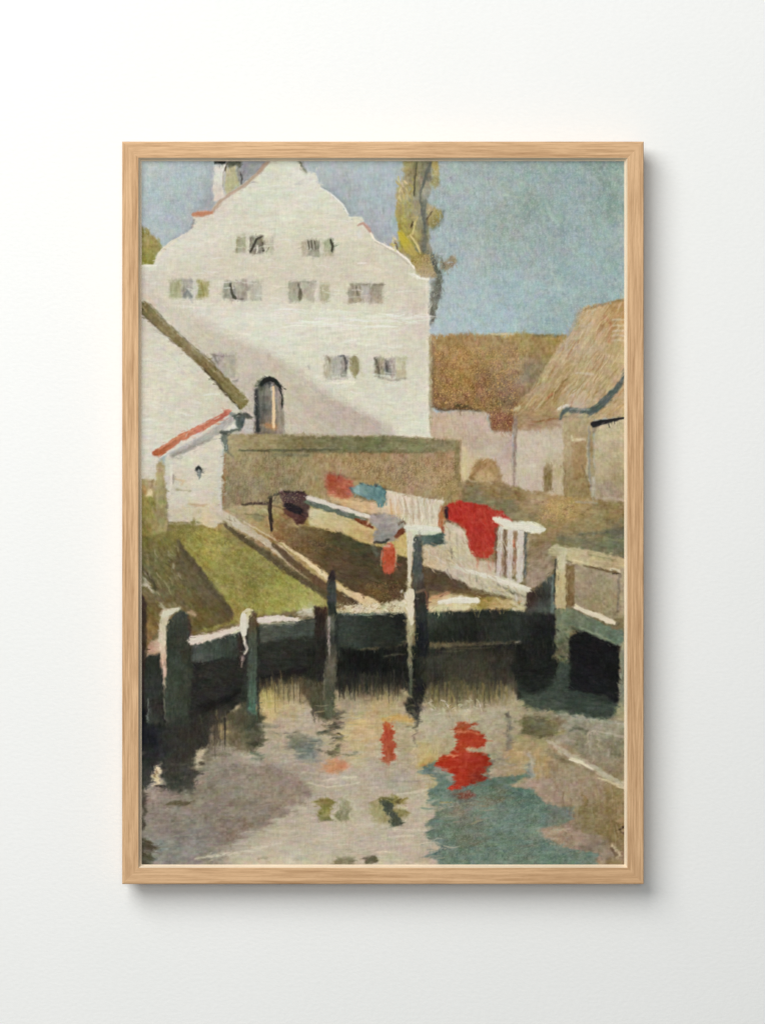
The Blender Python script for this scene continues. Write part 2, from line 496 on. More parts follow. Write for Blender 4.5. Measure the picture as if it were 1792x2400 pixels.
R([(930, 542), (942, 538), (954, 556), (972, 580), (982, 594), (972, 602), (955, 592), (940, 568)], [(940, 550, (182, 166, 52)), (975, 590, (168, 150, 84))], f=1.5, w=1, st=(55, 22, 3, 12), imp=.5)
L([(975, 512), (966, 545), (955, 553)], [3, 4, 2], (206, 190, 124), f=1, a=.9)
L([(962, 550), (980, 575), (984, 590)], [4, 5, 3], (210, 192, 130), f=1.5, a=.7, dry=.3)
L([(965, 508), (980, 506), (976, 515)], 4, (188, 172, 112), f=1.5, a=.8)
dabs([(908, 555), (925, 550), (945, 585), (925, 590)], 9, [(206, 194, 158), (190, 176, 100), (110, 84, 40)], 11, 6, 65, 40, .85, 10)
L([(925, 566), (930, 580), (938, 590)], 4, (106, 84, 44), f=1.5, a=.8)
R([(958, 602), (985, 588), (1008, 598), (1018, 626), (1020, 640), (1005, 648), (982, 650), (968, 625)], [(975, 610, (152, 132, 60)), (1000, 620, (156, 140, 104)), (990, 642, (160, 140, 108))], f=2.5, w=2, st=(85, 8, 2.5, 12))
L([(1016, 600), (1022, 630), (1030, 640), (1024, 680), (1014, 720), (1012, 756)], [14, 14, 13, 20, 22, 10], (92, 94, 84), f=3.5, w=2, a=.95)
L([(1014, 660), (1012, 700), (1014, 745)], [8, 10, 6], (70, 72, 62), f=3, a=.7)
R([(1030, 612), (1046, 606), (1056, 597), (1066, 598), (1072, 608), (1062, 622), (1046, 632), (1032, 628)], (142, 130, 108), f=3, w=2, st=(-25, 10, 3, 10))
L([(1034, 606), (1040, 626)], 6, (98, 96, 84), f=2, a=.7)
L([(1014, 604), (1032, 600)], 8, (120, 126, 118), f=4, a=.6)

# thatched roof behind, at the right
R([(1004, 784), (1080, 781), (1150, 782), (1215, 778), (1260, 783), (1330, 784), (1330, 800), (1212, 966), (1200, 1012), (1150, 1010), (1146, 970), (1126, 964), (1080, 958), (1052, 960), (1012, 954), (1004, 900)],
  [(1030, 800, (158, 128, 86)), (1030, 870, (146, 114, 74)), (1070, 840, (166, 128, 80)), (1090, 880, (160, 124, 70)), (1140, 820, (158, 132, 91)), (1130, 890, (132, 103, 74)), (1180, 850, (152, 126, 90)),
   (1240, 800, (155, 133, 85)), (1290, 795, (156, 130, 80)), (1240, 870, (137, 121, 100)), (1180, 930, (124, 100, 79)), (1060, 930, (142, 109, 68)), (1030, 940, (134, 102, 73)), (1130, 940, (137, 106, 72)), (1175, 985, (138, 100, 74))],
  f=3, w=1.5, st=(85, 5, 2.2, 15), ch=9)
dabs([(1015, 830), (1230, 830), (1200, 940), (1015, 945)], 150, [(182, 146, 94), (114, 86, 61), (172, 132, 76), (130, 97, 72), (124, 94, 80)], 6, 2.6, 60, 60, .7, 12, f=.8)
dabs([(1015, 790), (1300, 790), (1240, 850), (1015, 850)], 70, [(168, 139, 97), (144, 118, 82), (161, 132, 84)], 12, 4, 10, 30, .45, 13, f=1.5)
L([(1152, 782), (1205, 781)], 4, (206, 188, 150), f=1.2, a=.9)
L([(1176, 788), (1195, 786)], 7, (196, 172, 116), f=2.5, a=.5)
L([(1250, 785), (1320, 786)], 5, (104, 98, 72), f=2.5, a=.5)
L([(1012, 800), (1014, 880), (1013, 950)], [6, 9, 8], (104, 82, 66), f=4, a=.55)
L([(1012, 952), (1042, 962), (1074, 954), (1125, 962)], [5, 5, 9, 4], (84, 64, 42), f=2.5, a=.8)
L([(1068, 948), (1094, 952)], 9, (70, 68, 44), f=4, a=.7)
# pale walls behind at the right
R([(1002, 962), (1042, 966), (1074, 960), (1140, 966), (1150, 1008), (1200, 1012), (1206, 1170), (1002, 1170)],
  [(1030, 1000, (190, 168, 146)), (1080, 980, (188, 166, 146)), (1130, 990, (186, 166, 150)), (1110, 1040, (170, 148, 136)), (1150, 1060, (190, 174, 152)), (1100, 1080, (196, 180, 142)), (1180, 1060, (178, 158, 146)), (1060, 1060, (194, 174, 140)), (1190, 1110, (188, 170, 152))],
  f=2.5, w=1.5, st=(70, 18, 5, 5), ch=5)
R([(1148, 968), (1200, 966), (1202, 1010), (1175, 1012), (1156, 1006)], (126, 84, 62), f=3, w=1.5, st=(80, 5, 2.2, 14), ch=7, a=.85)
R([(1204, 966), (1330, 975), (1330, 1180), (1204, 1180)], [(1230, 1040, (192, 178, 160)), (1290, 1040, (190, 180, 156)), (1240, 1100, (194, 182, 162)), (1310, 1100, (180, 164, 134)), (1230, 1150, (186, 170, 150)), (1290, 1010, (182, 168, 148))], f=2, st=(80, 18, 5, 6))
R([(1206, 968), (1314, 974), (1318, 1004), (1212, 1008)], [(1225, 985, (162, 132, 98)), (1290, 990, (150, 120, 90)), (1300, 1004, (166, 146, 122))], f=4, w=2, st=(5, 18, 3, 9), a=.9)
L([(1250, 988), (1310, 980)], 4, (140, 96, 60), f=2, a=.8, dry=.3)
L([(1208, 975), (1206, 1060), (1204, 1150)], [10, 7, 5], (140, 120, 108), f=3, a=.85)
R([(1318, 976), (1392, 972), (1394, 1170), (1322, 1175)], [(1350, 990, (166, 150, 116)), (1335, 1060, (174, 158, 126)), (1360, 1060, (152, 128, 88)), (1385, 1100, (150, 134, 104)), (1340, 1130, (146, 126, 88)), (1370, 1140, (138, 118, 78))], f=2, st=(V, 22, 4, 8))
R([(1340, 1034), (1374, 1034), (1374, 1120), (1342, 1125)], [(1355, 1050, (150, 126, 88)), (1355, 1110, (146, 116, 78))], f=3, a=.85, st=(V, 14, 3, 9))
L([(1340, 1020), (1343, 1030), (1372, 1029)], [3, 6, 5], (202, 190, 156), f=1.5, a=.9)
L([(1381, 1000), (1380, 1080), (1386, 1150)], [6, 6, 4], (134, 132, 122), f=2, a=.85)
L([(1377, 1030), (1376, 1110)], 4, (184, 172, 148), f=1.5, a=.7)
L([(1364, 1090), (1372, 1110), (1380, 1140)], 5, (104, 90, 60), f=2.5, a=.6)
R([(1392, 986), (1480, 980), (1480, 1190), (1394, 1180)], [(1420, 1020, (184, 170, 140)), (1450, 1060, (176, 162, 132)), (1410, 1100, (172, 158, 128)), (1440, 1120, (158, 142, 108)), (1450, 1160, (150, 134, 110)), (1420, 1150, (158, 140, 122))], f=2, st=(60, 16, 5, 6))
L([(1392, 1120), (1391, 1160)], 8, (186, 180, 170), f=3, a=.7)
L([(1398, 1168), (1440, 1168), (1470, 1176)], [5, 6, 8], (172, 156, 138), f=2, a=.8)
# ground behind at the right
R([(1002, 1130), (1075, 1125), (1180, 1130), (1240, 1150), (1300, 1160), (1400, 1170), (1480, 1182), (1480, 1330), (1002, 1330)],
  [(1040, 1150, (146, 118, 78)), (1150, 1140, (146, 120, 82)), (1220, 1160, (134, 110, 74)), (1120, 1165, (114, 108, 82)), (1190, 1190, (116, 110, 84)), (1240, 1215, (130, 114, 82)), (1300, 1190, (176, 146, 94)),
   (1350, 1190, (164, 138, 90)), (1430, 1200, (134, 116, 78)), (1280, 1250, (142, 122, 84)), (1400, 1240, (138, 122, 86)), (1450, 1260, (92, 92, 74)), (1380, 1285, (112, 108, 84)), (1320, 1270, (118, 108, 76)), (1450, 1300, (112, 108, 84)), (1260, 1300, (136, 118, 88)), (1250, 1180, (160, 140, 110))],
  f=3, w=2, st=(8, 22, 4, 9), ch=7)
R([(1098, 1124), (1103, 1098), (1116, 1080), (1140, 1073), (1162, 1080), (1172, 1100), (1176, 1128)], [(1110, 1100, (150, 120, 78)), (1140, 1080, (146, 114, 74)), (1165, 1110, (156, 130, 92))], f=3, w=1.5, st=(-50, 10, 3, 10))
R([(1112, 1126), (1118, 1106), (1138, 1096), (1156, 1108), (1160, 1128)], (182, 156, 112), f=4, w=1.5, a=.8, st=(70, 9, 3, 9))
L([(1085, 1090), (1090, 1122)], 9, (200, 188, 146), f=3, a=.6)
dabs([(1100, 1120), (1210, 1140), (1240, 1160), (1190, 1170), (1090, 1140)], 26, [(118, 92, 58), (160, 132, 88), (134, 106, 66)], 18, 5, 15, 15, .6, 14, f=1.5)
R([(1274, 1100), (1282, 1086), (1292, 1092), (1294, 1150), (1276, 1154)], (132, 114, 78), f=2.5, w=1.5, st=(V, 14, 3, 8))
L([(1322, 1092), (1326, 1140)], 5, (128, 108, 78), f=2.5, a=.6)
dabs([(1262, 1172), (1346, 1172), (1346, 1218), (1266, 1216)], 60, [(198, 168, 112), (146, 118, 72), (184, 152, 96)], 5, 2.4, 45, 60, .7, 15, f=.8)
dabs([(1330, 1180), (1462, 1186), (1462, 1240), (1330, 1240)], 40, [(150, 132, 88), (112, 96, 62), (160, 140, 104), (128, 112, 84)], 13, 5, 10, 30, .5, 16, f=1.5)
L([(1350, 1176), (1400, 1180)], 4, (150, 142, 122), f=1.5, a=.8)
L([(1360, 1252), (1420, 1248), (1470, 1244)], [4, 10, 16], (82, 84, 68), f=4, a=.7)
L([(1310, 1262), (1400, 1275), (1470, 1284)], [10, 16, 16], (102, 104, 84), f=5, a=.6)
L([(1350, 1270), (1400, 1262), (1470, 1268)], 6, (128, 124, 92), f=2.5, a=.6, dry=.3)

# steep roof at the right
R([(1480, 690), (1464, 698), (1426, 707), (1398, 712), (1372, 716), (1356, 730), (1341, 770), (1322, 797), (1288, 845), (1249, 906), (1216, 942), (1203, 957), (1203, 968), (1240, 974), (1310, 978), (1322, 990), (1390, 984), (1480, 976)],
  [(1440, 710, (176, 140, 92)), (1390, 725, (186, 158, 120)), (1370, 760, (180, 160, 130)), (1330, 800, (172, 158, 136)), (1300, 850, (178, 154, 122)), (1260, 910, (176, 158, 130)), (1230, 950, (158, 132, 94)), (1290, 930, (158, 130, 82)),
   (1330, 880, (160, 138, 96)), (1400, 790, (176, 154, 116)), (1370, 840, (178, 160, 128)), (1430, 760, (168, 134, 92)), (1440, 830, (182, 162, 122)), (1350, 920, (186, 168, 140)), (1400, 900, (178, 156, 118)), (1350, 945, (178, 162, 138)), (1280, 960, (156, 134, 96)), (1440, 960, (178, 152, 112)), (1450, 940, (172, 150, 118))],
  f=2, w=1.5, st=(-58, 34, 3.4, 11), ch=7)
dabs([(1372, 722), (1460, 705), (1460, 880), (1400, 930), (1300, 950), (1230, 955), (1300, 845)], 150, [(204, 184, 142), (152, 116, 74), (188, 162, 126), (168, 132, 92), (196, 178, 150), (146, 122, 84)], 34, 3.4, -56, 14, .65, 17, f=1)
dabs([(1250, 900), (1330, 880), (1330, 940), (1240, 960)], 25, [(150, 122, 74), (164, 134, 84), (176, 146, 104)], 26, 4, -45, 14, .6, 18, f=1.2)
L([(1358, 728), (1338, 772), (1312, 812), (1276, 866)], [7, 5, 5, 4], (192, 172, 136), f=2, a=.6)
L([(1358, 724), (1344, 762), (1330, 788)], [10, 9, 6], (140, 142, 132), f=4, a=.5)
L([(1280, 936), (1296, 922)], 4.5, (172, 108, 74), f=1.5, a=.85)
L([(1270, 950), (1310, 912), (1330, 880)], 4, (134, 108, 68), f=1.5, a=.7)
L([(1420, 740), (1432, 760), (1426, 800)], 7, (172, 112, 78), f=3, a=.5)
for i, yy in enumerate((748, 761, 773, 785, 796)):
    L([(1436, yy + 1), (1452, yy), (1470, yy + 2)], 4.4, (204, 196, 180), f=1.6, a=.55)
L([(1350, 872), (1390, 876)], 5, (196, 186, 162), f=2, a=.8)
L([(1325, 935), (1360, 905), (1380, 890)], 4, (196, 182, 158), f=1.8, a=.6, dry=.3)
L([(1372, 722), (1395, 716), (1430, 708), (1466, 700)], 6, (126, 104, 72), f=2.5, a=.65)
dabs([(1420, 915), (1464, 900), (1464, 970), (1400, 975)], 20, [(192, 168, 124), (158, 124, 82), (170, 160, 136)], 28, 4, -35, 12, .7, 19)
L([(1211, 972), (1270, 975), (1312, 976)], 5, (150, 120, 86), f=2, a=.7)
L([(1205, 960), (1218, 952)], 6, (204, 192, 164), f=2, a=.6)
L([(1312, 980), (1318, 968), (1330, 959), (1356, 963), (1384, 964), (1404, 952), (1424, 932), (1448, 908), (1458, 890), (1472, 862)], [5, 8, 10, 13, 14, 15, 18, 11, 11, 13], (84, 92, 86), f=2.4, w=1.4)
L([(1338, 958), (1382, 959)], 4, (128, 134, 126), f=1.5, a=.8)
L([(1310, 957), (1330, 951)], 8, (206, 200, 186), f=2)
L([(1322, 976), (1390, 977)], 7, (150, 136, 108), f=2, a=.7)
L([(1392, 994), (1404, 990), (1436, 984), (1466, 979)], [15, 12, 8, 4], (30, 30, 32), f=1.6, w=1)
L([(1396, 998), (1394, 1010)], 6, (104, 92, 72), f=2, a=.7)

# the big white gabled house
HOUSE = [(320, 621), (345, 618), (358, 619), (364, 604), (376, 583), (388, 572), (402, 563), (424, 551), (446, 534), (452, 515), (451, 500), (472, 497), (497, 493), (501, 482), (512, 468), (528, 456),
         (562, 434), (586, 417), (606, 398), (626, 380), (634, 368), (700, 368), (706, 384), (716, 399), (738, 403), (744, 420), (750, 437), (766, 445), (781, 456), (802, 477), (815, 499), (817, 508), (848, 509),
         (856, 525), (868, 541), (877, 560), (901, 573), (930, 588), (952, 605), (969, 624), (976, 640), (984, 649), (1005, 650), (1004, 700), (1006, 780), (1006, 900), (1007, 1030), (320, 1030)]
R(HOUSE, [
    (640, 400, (213, 214, 202)), (700, 420, (219, 219, 210)), (740, 460, (213, 212, 200)), (600, 460, (212, 213, 200)), (540, 500, (212, 208, 194)), (470, 520, (212, 206, 196)), (480, 560, (216, 213, 204)), (420, 580, (214, 211, 202)),
    (380, 610, (216, 212, 203)), (350, 640, (208, 205, 196)), (440, 640, (212, 207, 196)), (520, 600, (212, 210, 196)), (600, 560, (214, 212, 200)), (670, 500, (215, 213, 200)), (670, 580, (208, 206, 188)), (760, 530, (216, 212, 198)),
    (830, 540, (212, 206, 192)), (800, 610, (204, 198, 181)), (700, 640, (204, 198, 182)), (860, 610, (204, 198, 180)), (930, 620, (206, 202, 186)), (620, 640, (208, 202, 188)), (900, 680, (208, 202, 186)), (970, 680, (206, 200, 184)),
    (560, 740, (216, 214, 203)), (640, 730, (219, 218, 208)), (760, 730, (217, 216, 205)), (860, 740, (213, 210, 196)), (970, 740, (204, 196, 182)), (650, 790, (217, 216, 205)), (760, 800, (214, 212, 198)), (870, 800, (213, 210, 196)),
    (970, 800, (210, 204, 190)), (980, 900, (212, 209, 196)), (860, 920, (210, 206, 192)), (930, 960, (212, 209, 194)), (980, 1000, (214, 212, 200)), (800, 900, (212, 209, 196)), (460, 730, (214, 210, 202))],
  f=1.5, w=1.2, st=(3, 30, 4.5, 5), ch=4)
dabs([(480, 520), (640, 420), (740, 430), (830, 530), (960, 640), (980, 980), (900, 980), (640, 800), (440, 700), (400, 600)], 230,
     [(224, 223, 214), (200, 196, 182), (216, 212, 198), (208, 204, 196), (206, 208, 190), (218, 210, 200)], 36, 5, 2, 9, .42, 20, f=1.5)
dabs([(560, 720), (960, 720), (960, 810), (660, 810)], 60, [(226, 226, 217), (220, 218, 206)], 60, 5, 1, 3, .5, 21, f=1.5)
dabs([(600, 480), (800, 480), (830, 540), (780, 640), (560, 640)], 40, [(202, 194, 176), (198, 194, 174), (208, 200, 186)], 50, 6, 3, 8, .4, 22, f=2)
dabs([(640, 400), (730, 410), (790, 470), (640, 470)], 26, [(228, 227, 220), (198, 198, 186), (222, 216, 206)], 20, 5, -30, 40, .5, 23, f=1.5)
R([(360, 640), (560, 560), (700, 545), (860, 565), (1004, 655), (1004, 720), (700, 716), (380, 706)], (205, 196, 176), f=22, w=4, a=.5, st=(2, 44, 5, 6))
R([(940, 650), (1004, 655), (1004, 850), (960, 840)], (202, 191, 176), f=20, w=4, a=.4)
E(697, 430, 7, 3, (172, 172, 164), f=2.5, a=.7, st=None)
E(640, 440, 14, 3, (190, 188, 176), f=3, a=.5, st=None)
L([(701, 374), (708, 388), (718, 401)], [6, 8, 3], (112, 112, 98), f=1.4)
L([(706, 392), (714, 402)], 7, (164, 160, 142), f=2, a=.7)
# coping lines of the gable
L([(499, 492), (512, 472), (540, 452), (575, 430), (600, 408)], [10, 10, 8, 9, 9], (178, 160, 140), f=2.5, a=.75)
L([(505, 486), (524, 462), (552, 446)], 4, (196, 172, 152), f=1.5, a=.8)
L([(604, 402), (616, 388), (628, 378)], [7, 9, 8], (160, 128, 108), f=3, a=.75)
L([(452, 500), (474, 498), (495, 495)], [9, 10, 8], (186, 130, 100), f=2, a=.9)
L([(456, 506), (490, 502)], 4, (160, 110, 84), f=1.5, a=.5)
L([(454, 514), (448, 532)], [5, 4], (122, 112, 112), f=2, a=.7)
L([(372, 598), (388, 578), (412, 563)], 4, (222, 212, 188), f=1.5, a=.8)
L([(330, 622), (362, 622)], 4, (226, 222, 210), f=1.5, a=.9)
L([(750, 438), (781, 457), (803, 478), (815, 499)], 3.5, (226, 225, 218), f=1.3, a=.8)
L([(818, 508), (847, 508)], 4, (222, 220, 206), f=1.2, a=.8)
L([(838, 528), (852, 520), (862, 532), (869, 542)], [3, 6, 8, 4], (180, 142, 126), f=2.2, a=.75)
L([(868, 544), (878, 562)], 3, (238, 226, 204), f=1, a=.9)
L([(895, 572), (930, 587), (954, 606), (970, 626)], 4, (234, 224, 212), f=1.2, a=.9)
L([(900, 580), (935, 598), (958, 618)], 4, (186, 178, 160), f=2, a=.6)
L([(962, 640), (980, 651), (1004, 653)], [4, 6, 5], (228, 224, 212), f=1.5, a=.9)
L([(985, 662), (1004, 668)], 10, (218, 215, 206), f=3, a=.7)
L([(1000, 668), (1004, 760)], 5, (222, 216, 206), f=2, a=.6)
L([(1006, 790), (1008, 880), (1009, 1000)], [8, 9, 8], (168, 158, 126), f=3.5, a=.75)
L([(1001, 790), (1002, 940), (1002, 1015)], 5, (224, 218, 204), f=2, a=.7)
L([(968, 730), (985, 780)], 22, (200, 184, 172), f=10, a=.5)
# cast band of dusk across the house front
R([(320, 640), (345, 655), (372, 690), (405, 708), (430, 722), (490, 756), (538, 790), (610, 814), (659, 845), (700, 866), (760, 911), (821, 949), (869, 978), (906, 997), (935, 1030), (320, 1030)],
  [(350, 690, (202, 192, 180)), (420, 740, (203, 196, 180)), (480, 780, (198, 188, 172)), (560, 830, (194, 184, 168)), (640, 880, (190, 181, 164)), (700, 900, (190, 180, 163)), (760, 950, (187, 174, 158)), (860, 1000, (184, 170, 156)), (700, 990, (194, 184, 166)), (620, 960, (192, 182, 168)), (800, 1010, (186, 174, 160))],
  f=10, w=3, st=(38, 24, 5, 4), ch=5)
L([(760, 935), (820, 965), (880, 990)], 14, (176, 162, 148), f=7, a=.5)
L([(560, 810), (620, 826), (660, 850)], 14, (184, 172, 156), f=7, a=.4)
dabs([(600, 850), (800, 960), (880, 1010), (640, 1010)], 40, [(198, 188, 170), (182, 168, 154), (190, 178, 160)], 24, 5, 45, 20, .4, 24, f=2)
L([(420, 716), (470, 722)], 5, (226, 222, 214), f=2, a=.7)
# chimney
B(503, 366, 530, 384, (34, 36, 36), f=1.8, w=1.5, st=None)
B(534, 366, 562, 388, (82, 84, 72), f=2.5, w=2, st=None)
R([(500, 386), (528, 384), (524, 412), (520, 440), (528, 462), (500, 470), (498, 440)], [(510, 410, (217, 215, 210)), (515, 450, (212, 204, 192))], f=2, w=1.5, st=(80, 12, 3, 6))
R([(528, 390), (552, 388), (556, 420), (560, 432), (526, 456)], [(535, 410, (190, 182, 146)), (550, 420, (172, 168, 132))], f=2, w=1.5, st=(80, 14, 3, 8))
L([(531, 378), (526, 398)], 3.5, (84, 78, 62), f=1.2)
L([(523, 400), (521, 436)], 3, (160, 152, 130), f=1.2, a=.8)
L([(562, 402), (566, 416), (565, 430)], [3, 5, 3], (76, 72, 66), f=1.2, a=.9)
L([(558, 384), (560, 425)], 4, (132, 124, 108), f=2, a=.6)


def shutters(x0, y0, x1, y1, panes, seed):
    r = random.Random(seed)
    for (a, b, c, amp) in panes:
        c = tuple(v + (t - v) * .16 for v, t in zip(c, (206, 200, 184)))
        xa, xb = x0 + (x1 - x0) * a, x0 + (x1 - x0) * b
        R([(xa, y0 + r.uniform(-2, 3)), (xb, y0 + r.uniform(-2, 3)), (xb + r.uniform(-2, 2), y1 + r.uniform(-3, 2)), (xa + r.uniform(-2, 2), y1 + r.uniform(-3, 2))], c, f=2.4, w=2.2, st=(V, 22, 2.4, amp), ch=6, imp=.2)


shutters(552, 552, 641, 592, [(0, .27, (158, 152, 128), 16), (.28, .36, (208, 203, 188), 8), (.36, .74, (116, 111, 94), 30), (.75, 1, (180, 176, 154), 16)], 1)
L([(586, 588), (600, 560), (612, 553)], [6, 5, 4], (62, 58, 48), f=1.5, a=.8)
L([(614, 568), (616, 586)], 5, (58, 54, 44), f=1.4, a=.8)
L([(601, 590), (603, 574)], 3.4, (226, 220, 206), f=1.1, a=.9)
L([(583, 560), (582, 592)], 2.6, (220, 216, 202), f=1, a=.8)
L([(556, 560), (553, 588)], 4, (140, 132, 96), f=2, a=.6)
shutters(705, 560, 781, 600, [(0, .24, (166, 160, 134), 12), (.22, .58, (140, 138, 120), 26), (.58, .68, (200, 194, 178), 8), (.68, 1, (156, 154, 128), 18)], 2)
L([(774, 560), (779, 574), (777, 588)], [3, 6, 4], (62, 62, 50), f=1.3, a=.95)
for x in (721, 728, 735, 743):
    L([(x, 562), (x + 2, 580)], 2.6, (78, 74, 60), f=1, a=.7, dry=.35)
L([(708, 590), (775, 596)], 8, (180, 172, 150), f=4, a=.45)
shutters(396, 654, 486, 698, [(0, .32, (162, 158, 124), 16), (.32, .62, (148, 145, 136), 22), (.62, .7, (206, 200, 190), 6), (.7, 1, (156, 150, 102), 18)], 3)
L([(428, 694), (438, 680), (448, 694)], 5, (112, 112, 112), f=2, a=.6)
L([(440, 676), (452, 690)], 3, (206, 204, 196), f=1.2, a=.6)
L([(436, 660), (446, 672)], 10, (190, 184, 172), f=4, a=.6)
L([(470, 662), (476, 690)], 5, (136, 128, 70), f=2, a=.6)
shutters(522, 657, 612, 702, [(0, .2, (146, 144, 124), 16), (.18, .32, (126, 124, 112), 18), (.32, .64, (156, 147, 135), 14), (.68, 1, (178, 172, 156), 12)], 4)
L([(538, 664), (542, 684), (550, 698)], [5, 6, 8], (66, 64, 54), f=1.4, a=.85)
L([(545, 662), (544, 674)], 3.5, (206, 194, 172), f=1.2, a=.8)
L([(545, 700), (570, 700)], 5, (110, 104, 88), f=2.5, a=.7)
L([(572, 668), (582, 676), (568, 688)], 8, (150, 138, 128), f=3, a=.7)
shutters(676, 658, 772, 704, [(0, .3, (154, 150, 132), 20), (.3, .66, (176, 170, 152), 12), (.66, .74, (208, 202, 186), 6), (.74, 1, (168, 163, 134), 16)], 5)
L([(700, 666), (704, 698)], [4, 7], (84, 82, 66), f=1.8, a=.8)
L([(712, 680), (735, 662)], 10, (166, 156, 142), f=4, a=.6)
L([(684, 660), (738, 660)], 5, (142, 138, 118), f=2.5, a=.6)
shutters(817, 662, 897, 708, [(0, .38, (146, 138, 120), 20), (.38, .62, (172, 166, 156), 10), (.62, 1, (154, 142, 126), 16)], 6)
L([(835, 672), (838, 690)], 5, (100, 96, 82), f=2, a=.8)
L([(820, 664), (896, 666)], 5, (128, 120, 102), f=2.5, a=.6)
L([(818, 706), (845, 700)], 8, (160, 150, 118), f=4, a=.6)
L([(876, 696), (892, 708)], 10, (164, 154, 124), f=4, a=.6)
L([(873, 674), (870, 690)], 4, (128, 106, 90), f=2, a=.5)
shutters(495, 828, 553, 884, [(0, .5, (168, 157, 150), 14), (.5, 1, (164, 158, 140), 12)], 7)
L([(494, 830), (520, 834), (530, 830)], 4, (120, 108, 104), f=2, a=.65, dry=.3)
L([(502, 834), (508, 850)], 5, (112, 102, 100), f=2.5, a=.6)
L([(552, 822), (556, 880)], 3, (190, 184, 160), f=1.5, a=.7)
L([(545, 893), (556, 890)], 4, (132, 126, 116), f=2, a=.7)
shutters(759, 834, 815, 883, [(0, .35, (168, 162, 140), 18), (.3, .75, (166, 164, 152), 18), (.72, 1, (134, 130, 120), 26)], 8)
L([(806, 838), (812, 852), (808, 866)], [4, 6, 5], (78, 76, 70), f=1.6, a=.8)
L([(792, 833), (806, 833)], 3, (84, 84, 80), f=1.2, a=.8)
L([(768, 838), (772, 846)], 6, (124, 114, 92), f=2.5, a=.7)
R([(820, 838), (830, 832), (840, 838), (841, 866), (834, 886), (824, 880), (818, 860)], (146, 137, 102), f=1.8, w=1.2, st=(70, 12, 2.4, 14))
L([(844, 840), (848, 880)], 6, (192, 186, 150), f=3, a=.6)
shutters(878, 838, 926, 882, [(0, .3, (116, 110, 90), 20), (.3, .48, (160, 152, 128), 14), (.48, .8, (122, 118, 114), 20), (.8, 1, (156, 146, 138), 10)], 9)
L([(876, 838), (884, 852), (888, 878)], [4, 6, 5], (82, 76, 60), f=2, a=.7)
L([(904, 852), (907, 870)], 5, (72, 70, 66), f=1.8, a=.7)
shutters(928, 836, 952, 886, [(0, 1, (184, 176, 146), 12)], 10)
L([(886, 884), (916, 890), (948, 886)], [4, 5, 5], (156, 146, 132), f=2.5, a=.75)
L([(770, 887), (815, 886)], 4, (166, 156, 142), f=2, a=.7)
L([(770, 897), (830, 896)], 5, (230, 224, 208), f=2, a=.8)
E(732, 533, 8, 8, (188, 184, 160), f=3, a=.5, st=(V, 12, 2.4, 10))
E(841, 548, 5, 7, (212, 218, 220), f=3, a=.7, st=None)
L([(720, 856), (724, 862)], 4, (160, 156, 140), f=2, a=.7)

# arched doorway
R([(594, 1018), (595, 960), (595, 915), (600, 898), (612, 886), (628, 881), (645, 887), (657, 901), (661, 925), (664, 970), (666, 1018)],
  [(605, 900, (92, 94, 84)), (603, 960, (74, 80, 78)), (620, 940, (110, 106, 98)), (645, 930, (158, 148, 136)), (655, 980, (146, 134, 118)), (635, 1000, (140, 120, 98)), (615, 1000, (100, 94, 84)), (660, 1010, (156, 144, 130))], f=1.8, w=1, st=(V, 26, 3, 12))
L([(610, 902), (618, 891), (630, 886), (644, 891), (654, 904), (660, 930), (661, 955)], [7, 12, 10, 9, 6, 4, 3], (28, 32, 28), f=1.8, w=1)
L([(597, 906), (606, 893), (616, 887)], [5, 8, 8], (120, 118, 100), f=2.5, a=.7)
L([(600, 915), (602, 960), (604, 1012)], [8, 10, 8], (48, 54, 52), f=2.5, a=.85)
L([(616, 900), (630, 894), (634, 905)], [9, 8, 6], (52, 54, 56), f=2.5, a=.8)
L([(636, 902), (638, 930)], [6, 6], (192, 188, 180), f=2, a=.8)
L([(639, 905), (640, 950), (640, 1000)], [4, 6, 7], (224, 196, 158), f=1.5, a=.95)
L([(627, 996), (642, 1000)], 14, (168, 118, 72), f=4, a=.8)
L([(638, 992), (641, 1004)], 6, (214, 168, 112), f=2, a=.8)
L([(618, 920), (616, 990)], 5, (82, 78, 72), f=2.5, a=.5, dry=.3)
L([(652, 920), (655, 1005)], 5, (172, 158, 142), f=2.5, a=.6, dry=.3)
L([(600, 1014), (630, 1016)], 5, (78, 80, 78), f=2.5, a=.7)
L([(672, 900), (676, 960)], 12, (206, 192, 166), f=6, a=.4)

# low garden wall
R([(524, 1018), (580, 1015), (680, 1018), (760, 1020), (900, 1021), (1015, 1026), (1082, 1034), (1080, 1062), (1084, 1180), (1020, 1188), (890, 1140), (760, 1190), (520, 1240)],
  [(560, 1090, (150, 136, 104)), (620, 1090, (142, 126, 92)), (700, 1085, (140, 126, 90)), (580, 1150, (138, 124, 98)), (760, 1090, (160, 136, 98)), (850, 1085, (156, 130, 92)), (950, 1090, (152, 128, 98)), (1040, 1090, (158, 128, 96)), (900, 1130, (152, 128, 92)), (1000, 1130, (158, 138, 106)), (740, 1150, (154, 136, 96)), (680, 1140, (134, 122, 92)), (1060, 1150, (150, 128, 88))],
  f=2.5, w=1.5, st=(V, 12, 3, 12), ch=7)
dabs([(530, 1100), (700, 1090), (760, 1120), (700, 1180), (530, 1200)], 70, [(110, 100, 78), (162, 144, 110), (124, 112, 84), (98, 92, 72), (150, 130, 94)], 22, 3, 86, 14, .55, 25)
dabs([(740, 1070), (1060, 1070), (1060, 1150), (900, 1130), (760, 1100)], 110, [(178, 148, 104), (120, 102, 76), (164, 132, 86), (112, 94, 72), (168, 150, 114)], 9, 2.6, 70, 50, .6, 26)
dabs([(850, 1085), (1010, 1085), (1010, 1130), (860, 1130)], 50, [(104, 92, 84), (170, 140, 96), (132, 118, 108)], 5, 2.4, 45, 60, .55, 27)
